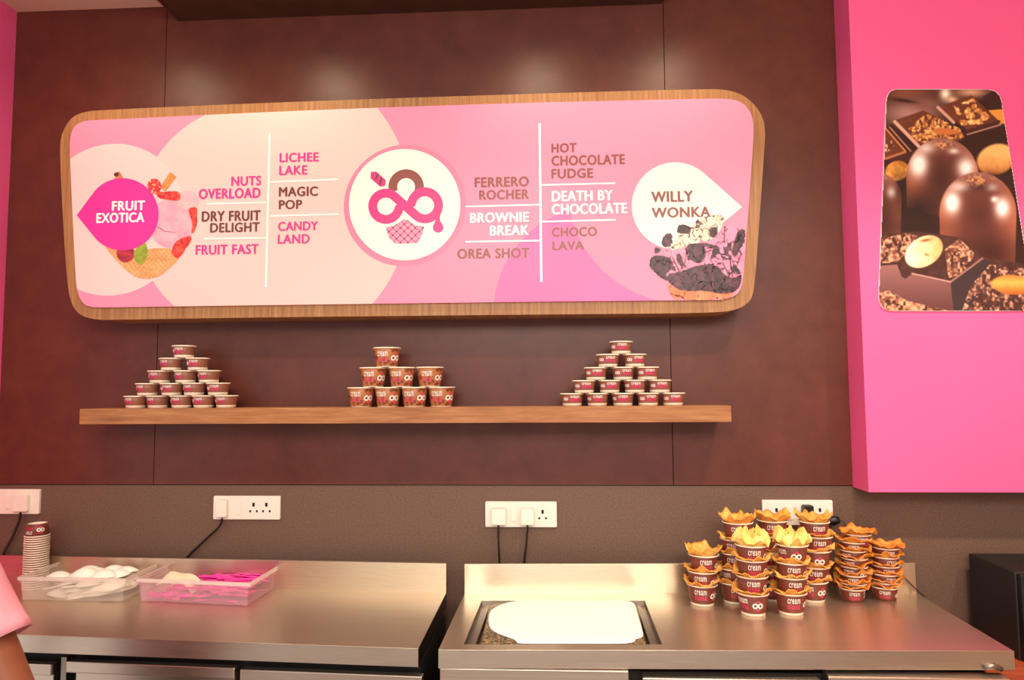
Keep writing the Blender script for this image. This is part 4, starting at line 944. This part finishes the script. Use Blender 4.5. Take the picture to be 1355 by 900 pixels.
pel = node(V3(0, 0, z(.90)), (.125, .10)); wai = node(V3(0, .0, z(1.04)), (.115, .09), pel); che = node(V3(0, 0, z(1.22)), (.125, .095), wai); nk0 = node(V3(0, -.005, z(1.34)), (.06, .06), che)
nk = node(V3(0, .005, z(1.41)), .05, nk0); jaw = node(V3(0, .03, z(1.46)), (.058, .066), nk); hdm = node(V3(0, .02, z(1.54)), (.072, .088), jaw); crn = node(V3(0, .01, z(1.62)), (.05, .06), hdm)
nose = node(V3(0, .115, z(1.515)), .012, hdm)
for sx in (-1, 1): node(V3(sx*.082, .01, z(1.525)), .013, hdm)
def hand(base, d, down, side, par, sgn):
    """palm, four unequal bent fingers and a thumb from the side of the palm"""
    d = d.normalized(); side = side.normalized(); dn = down.normalized()
    pm = node(base+d*.045, (.026, .016), par); 
    for j, (o_, L) in enumerate(((-.027, .062), (-.009, .072), (.009, .068), (.027, .052))):
        k0 = node(base+d*.082+side*o_, .0095, pm); k1 = node(base+d*(.082+L*.5)+side*o_*1.05+dn*.006, .0085, k0); node(base+d*(.082+L*.9)+side*o_*1.05+dn*.024, .007, k1)
    t0 = node(base+d*.03-side*sgn*.034, .0115, pm); t1 = node(base+d*.055-side*sgn*.05+dn*.008, .0095, t0); node(base+d*.08-side*sgn*.052+dn*.018, .008, t1)
sR = node(sh+Vector((-.015, 0, .0)), .055, che); um = node(sh.lerp(el, .5), .047, sR); eR = node(el, .041, um); fm_ = node(el.lerp(wr_, .4), .039, eR); wR = node(wr_, .026, fm_)
hand(wr_, hd-wr_, Vector((0, 0, -1)), Vector((1, 0, 0)), wR, 1)
mir = lambda p: Vector((2*cxp-p.x, p.y, p.z))
sL = node(mir(sh+Vector((-.015, 0, 0))), .055, che); ul = node(mir(sh).lerp(mir(el), .5), .047, sL); eL = node(mir(el), .041, ul); fl2 = node(mir(el).lerp(mir(wr_), .4), .039, eL); wL = node(mir(wr_), .026, fl2)
hand(mir(wr_), mir(hd)-mir(wr_), Vector((0, 0, -1)), Vector((1, 0, 0)), wL, -1)
for sx in (-1, 1):
    hp = node(V3(sx*.085, 0, z(.82)), (.082, .085), pel); kn = node(V3(sx*.09, .01, z(.46)), .055, hp); cf = node(V3(sx*.09, -.015, z(.30)), .052, kn); ak = node(V3(sx*.09, -.02, z(.085)), .036, cf)
    bl = node(V3(sx*.095, .09, .03), (.038, .026), ak); node(V3(sx*.095, .14, .024), (.034, .02), bl)
per = thing('person', 'person in pink short-sleeved shirt, bare arm lowered, at left edge', 'person', (cxp, Y0, 0))
body = ob('body', skinmesh(N, Ed, 0, 'body', M['skin']), per)
def loft(b, rings, n=28, cap=False):
    """stacked ellipses: (x, y, z, rx, ry)"""
    o = len(b.v)
    for j, (x, y, h, rx, ry) in enumerate(rings):
        for k in range(n):
            th = 2*math.pi*k/n; w = 1+.014*math.sin(5*th+j*1.1)
            b.v.append((x+rx*w*math.cos(th), y+ry*w*math.sin(th), h))
    for j in range(len(rings)-1):
        for k in range(n): b.f.append((o+j*n+k, o+j*n+(k+1) % n, o+(j+1)*n+(k+1) % n, o+(j+1)*n+k)); b.mi.append(0); b.sm.append(True)
    return b
def ringz(rows, x=0, y=0): return [(cxp+x+(r[3] if len(r) > 3 else 0), Y0+y, z(r[0]), r[1], r[2]) for r in rows]
sb = loft(MB(), ringz([(.80, .148, .122), (.79, .160, .132), (.81, .163, .134), (.95, .152, .124), (1.08, .150, .120), (1.2, .165, .122), (1.27, .172, .112), (1.315, .150, .096), (1.345, .095, .075), (1.362, .064, .062), (1.366, .060, .058), (1.35, .058, .056)]))
def sleeve(b, s_, e_):
    d = (e_-s_).normalized(); ref = Vector((0, 1, 0)); a = d.cross(ref).normalized(); c = a.cross(d); Ls = .185; o = len(b.v); n = 28
    rad = [(-.062, .008), (-.055, .03), (-.04, .048), (-.015, .062), (.02, .068), (.08, .0665), (.13, .0675), (Ls-.022, .0700), (Ls-.020, .0715), (Ls, .0725), (Ls, .0690), (Ls-.05, .0640)]
    for j, (t, r) in enumerate(rad):
        for k in range(n):
            th = 2*math.pi*k/n; rr = r*(1+.02*math.sin(3*th+j*.8)+.012*math.sin(7*th+j*1.7)); b.v.append(tuple(s_+d*t+(a*math.cos(th)+c*math.sin(th))*rr))
    for j in range(len(rad)-1):
        for k in range(n): b.f.append((o+j*n+k, o+(j+1)*n+k, o+(j+1)*n+(k+1) % n, o+j*n+(k+1) % n)); b.mi.append(0); b.sm.append(True)
sleeve(sb, sh, el); sleeve(sb, mir(sh), mir(el))
ob('shirt', sb.mesh('shirt', M['shirt']), per)
tb = loft(MB(), ringz([(.96, .134, .110), (.9, .146, .118), (.82, .156, .126), (.76, .150, .122), (.72, .10, .09)]))
for sx in (-1, 1): loft(tb, ringz([(.84, .088, .112, sx*.078), (.74, .090, .108, sx*.08), (.6, .084, .092, sx*.084), (.46, .073, .078, sx*.088), (.3, .068, .074, sx*.09), (.1, .062, .07, sx*.09), (.075, .062, .07, sx*.09), (.075, .052, .06, sx*.09), (.1, .05, .058, sx*.09)]))
ob('trousers', tb.mesh('trousers', M['trousers']), per)
for sx in (-1, 1):
    N = []; Ed = []
    a0 = node(V3(sx*.09, -.03, z(.055)), (.048, .046)); a1 = node(V3(sx*.093, .04, .046), (.046, .04), a0); a2 = node(V3(sx*.097, .11, .036), (.048, .031), a1); node(V3(sx*.098, .16, .03), (.04, .024), a2)
    ob('shoe', skinmesh(N, Ed, 0, 'shoe', M['black_plastic']), per)
hb = MB(); n1, n2 = 24, 12
for i in range(n2+1):
    ph = math.pi*.62*i/n2
    for k in range(n1):
        th = 2*math.pi*k/n1; back = max(0, -math.sin(th)); r = .088*math.sin(ph)*(1+.06*math.sin(9*th)); hb.v.append(V3(r*math.cos(th), .006+1.16*r*math.sin(th)-.006*back, z(1.56)+.098*math.cos(ph)-.03*back*(i/n2)))
for i in range(n2):
    for k in range(n1): hb.f.append((i*n1+k, (i+1)*n1+k, (i+1)*n1+(k+1) % n1, i*n1+(k+1) % n1)); hb.mi.append(0); hb.sm.append(True)
ob('hair', hb.mesh('hair', M['hair']), per)
fe = MB()
for sx in (-1, 1):
    o_ = len(fe.v); fe.lathe([(0, -.011), (.008, -.008), (.011, 0), (.008, .008), (0, .011)], 12)
    fe.v[o_:] = [(cxp+sx*.03+a, Y0+.088+b*.6, z(1.535)+c*.6) for a, b, c in fe.v[o_:]]
ob('eyes', fe.mesh('eyes', M['whiteink']), per)
mo = MB().tube([V3(-.024, .092, z(1.472)), V3(-.01, .099, z(1.470)), V3(.01, .099, z(1.470)), V3(.024, .092, z(1.472))], [.003, .006, .006, .003], 8)
ob('lips', mo.mesh('lips', M['choc2']), per)
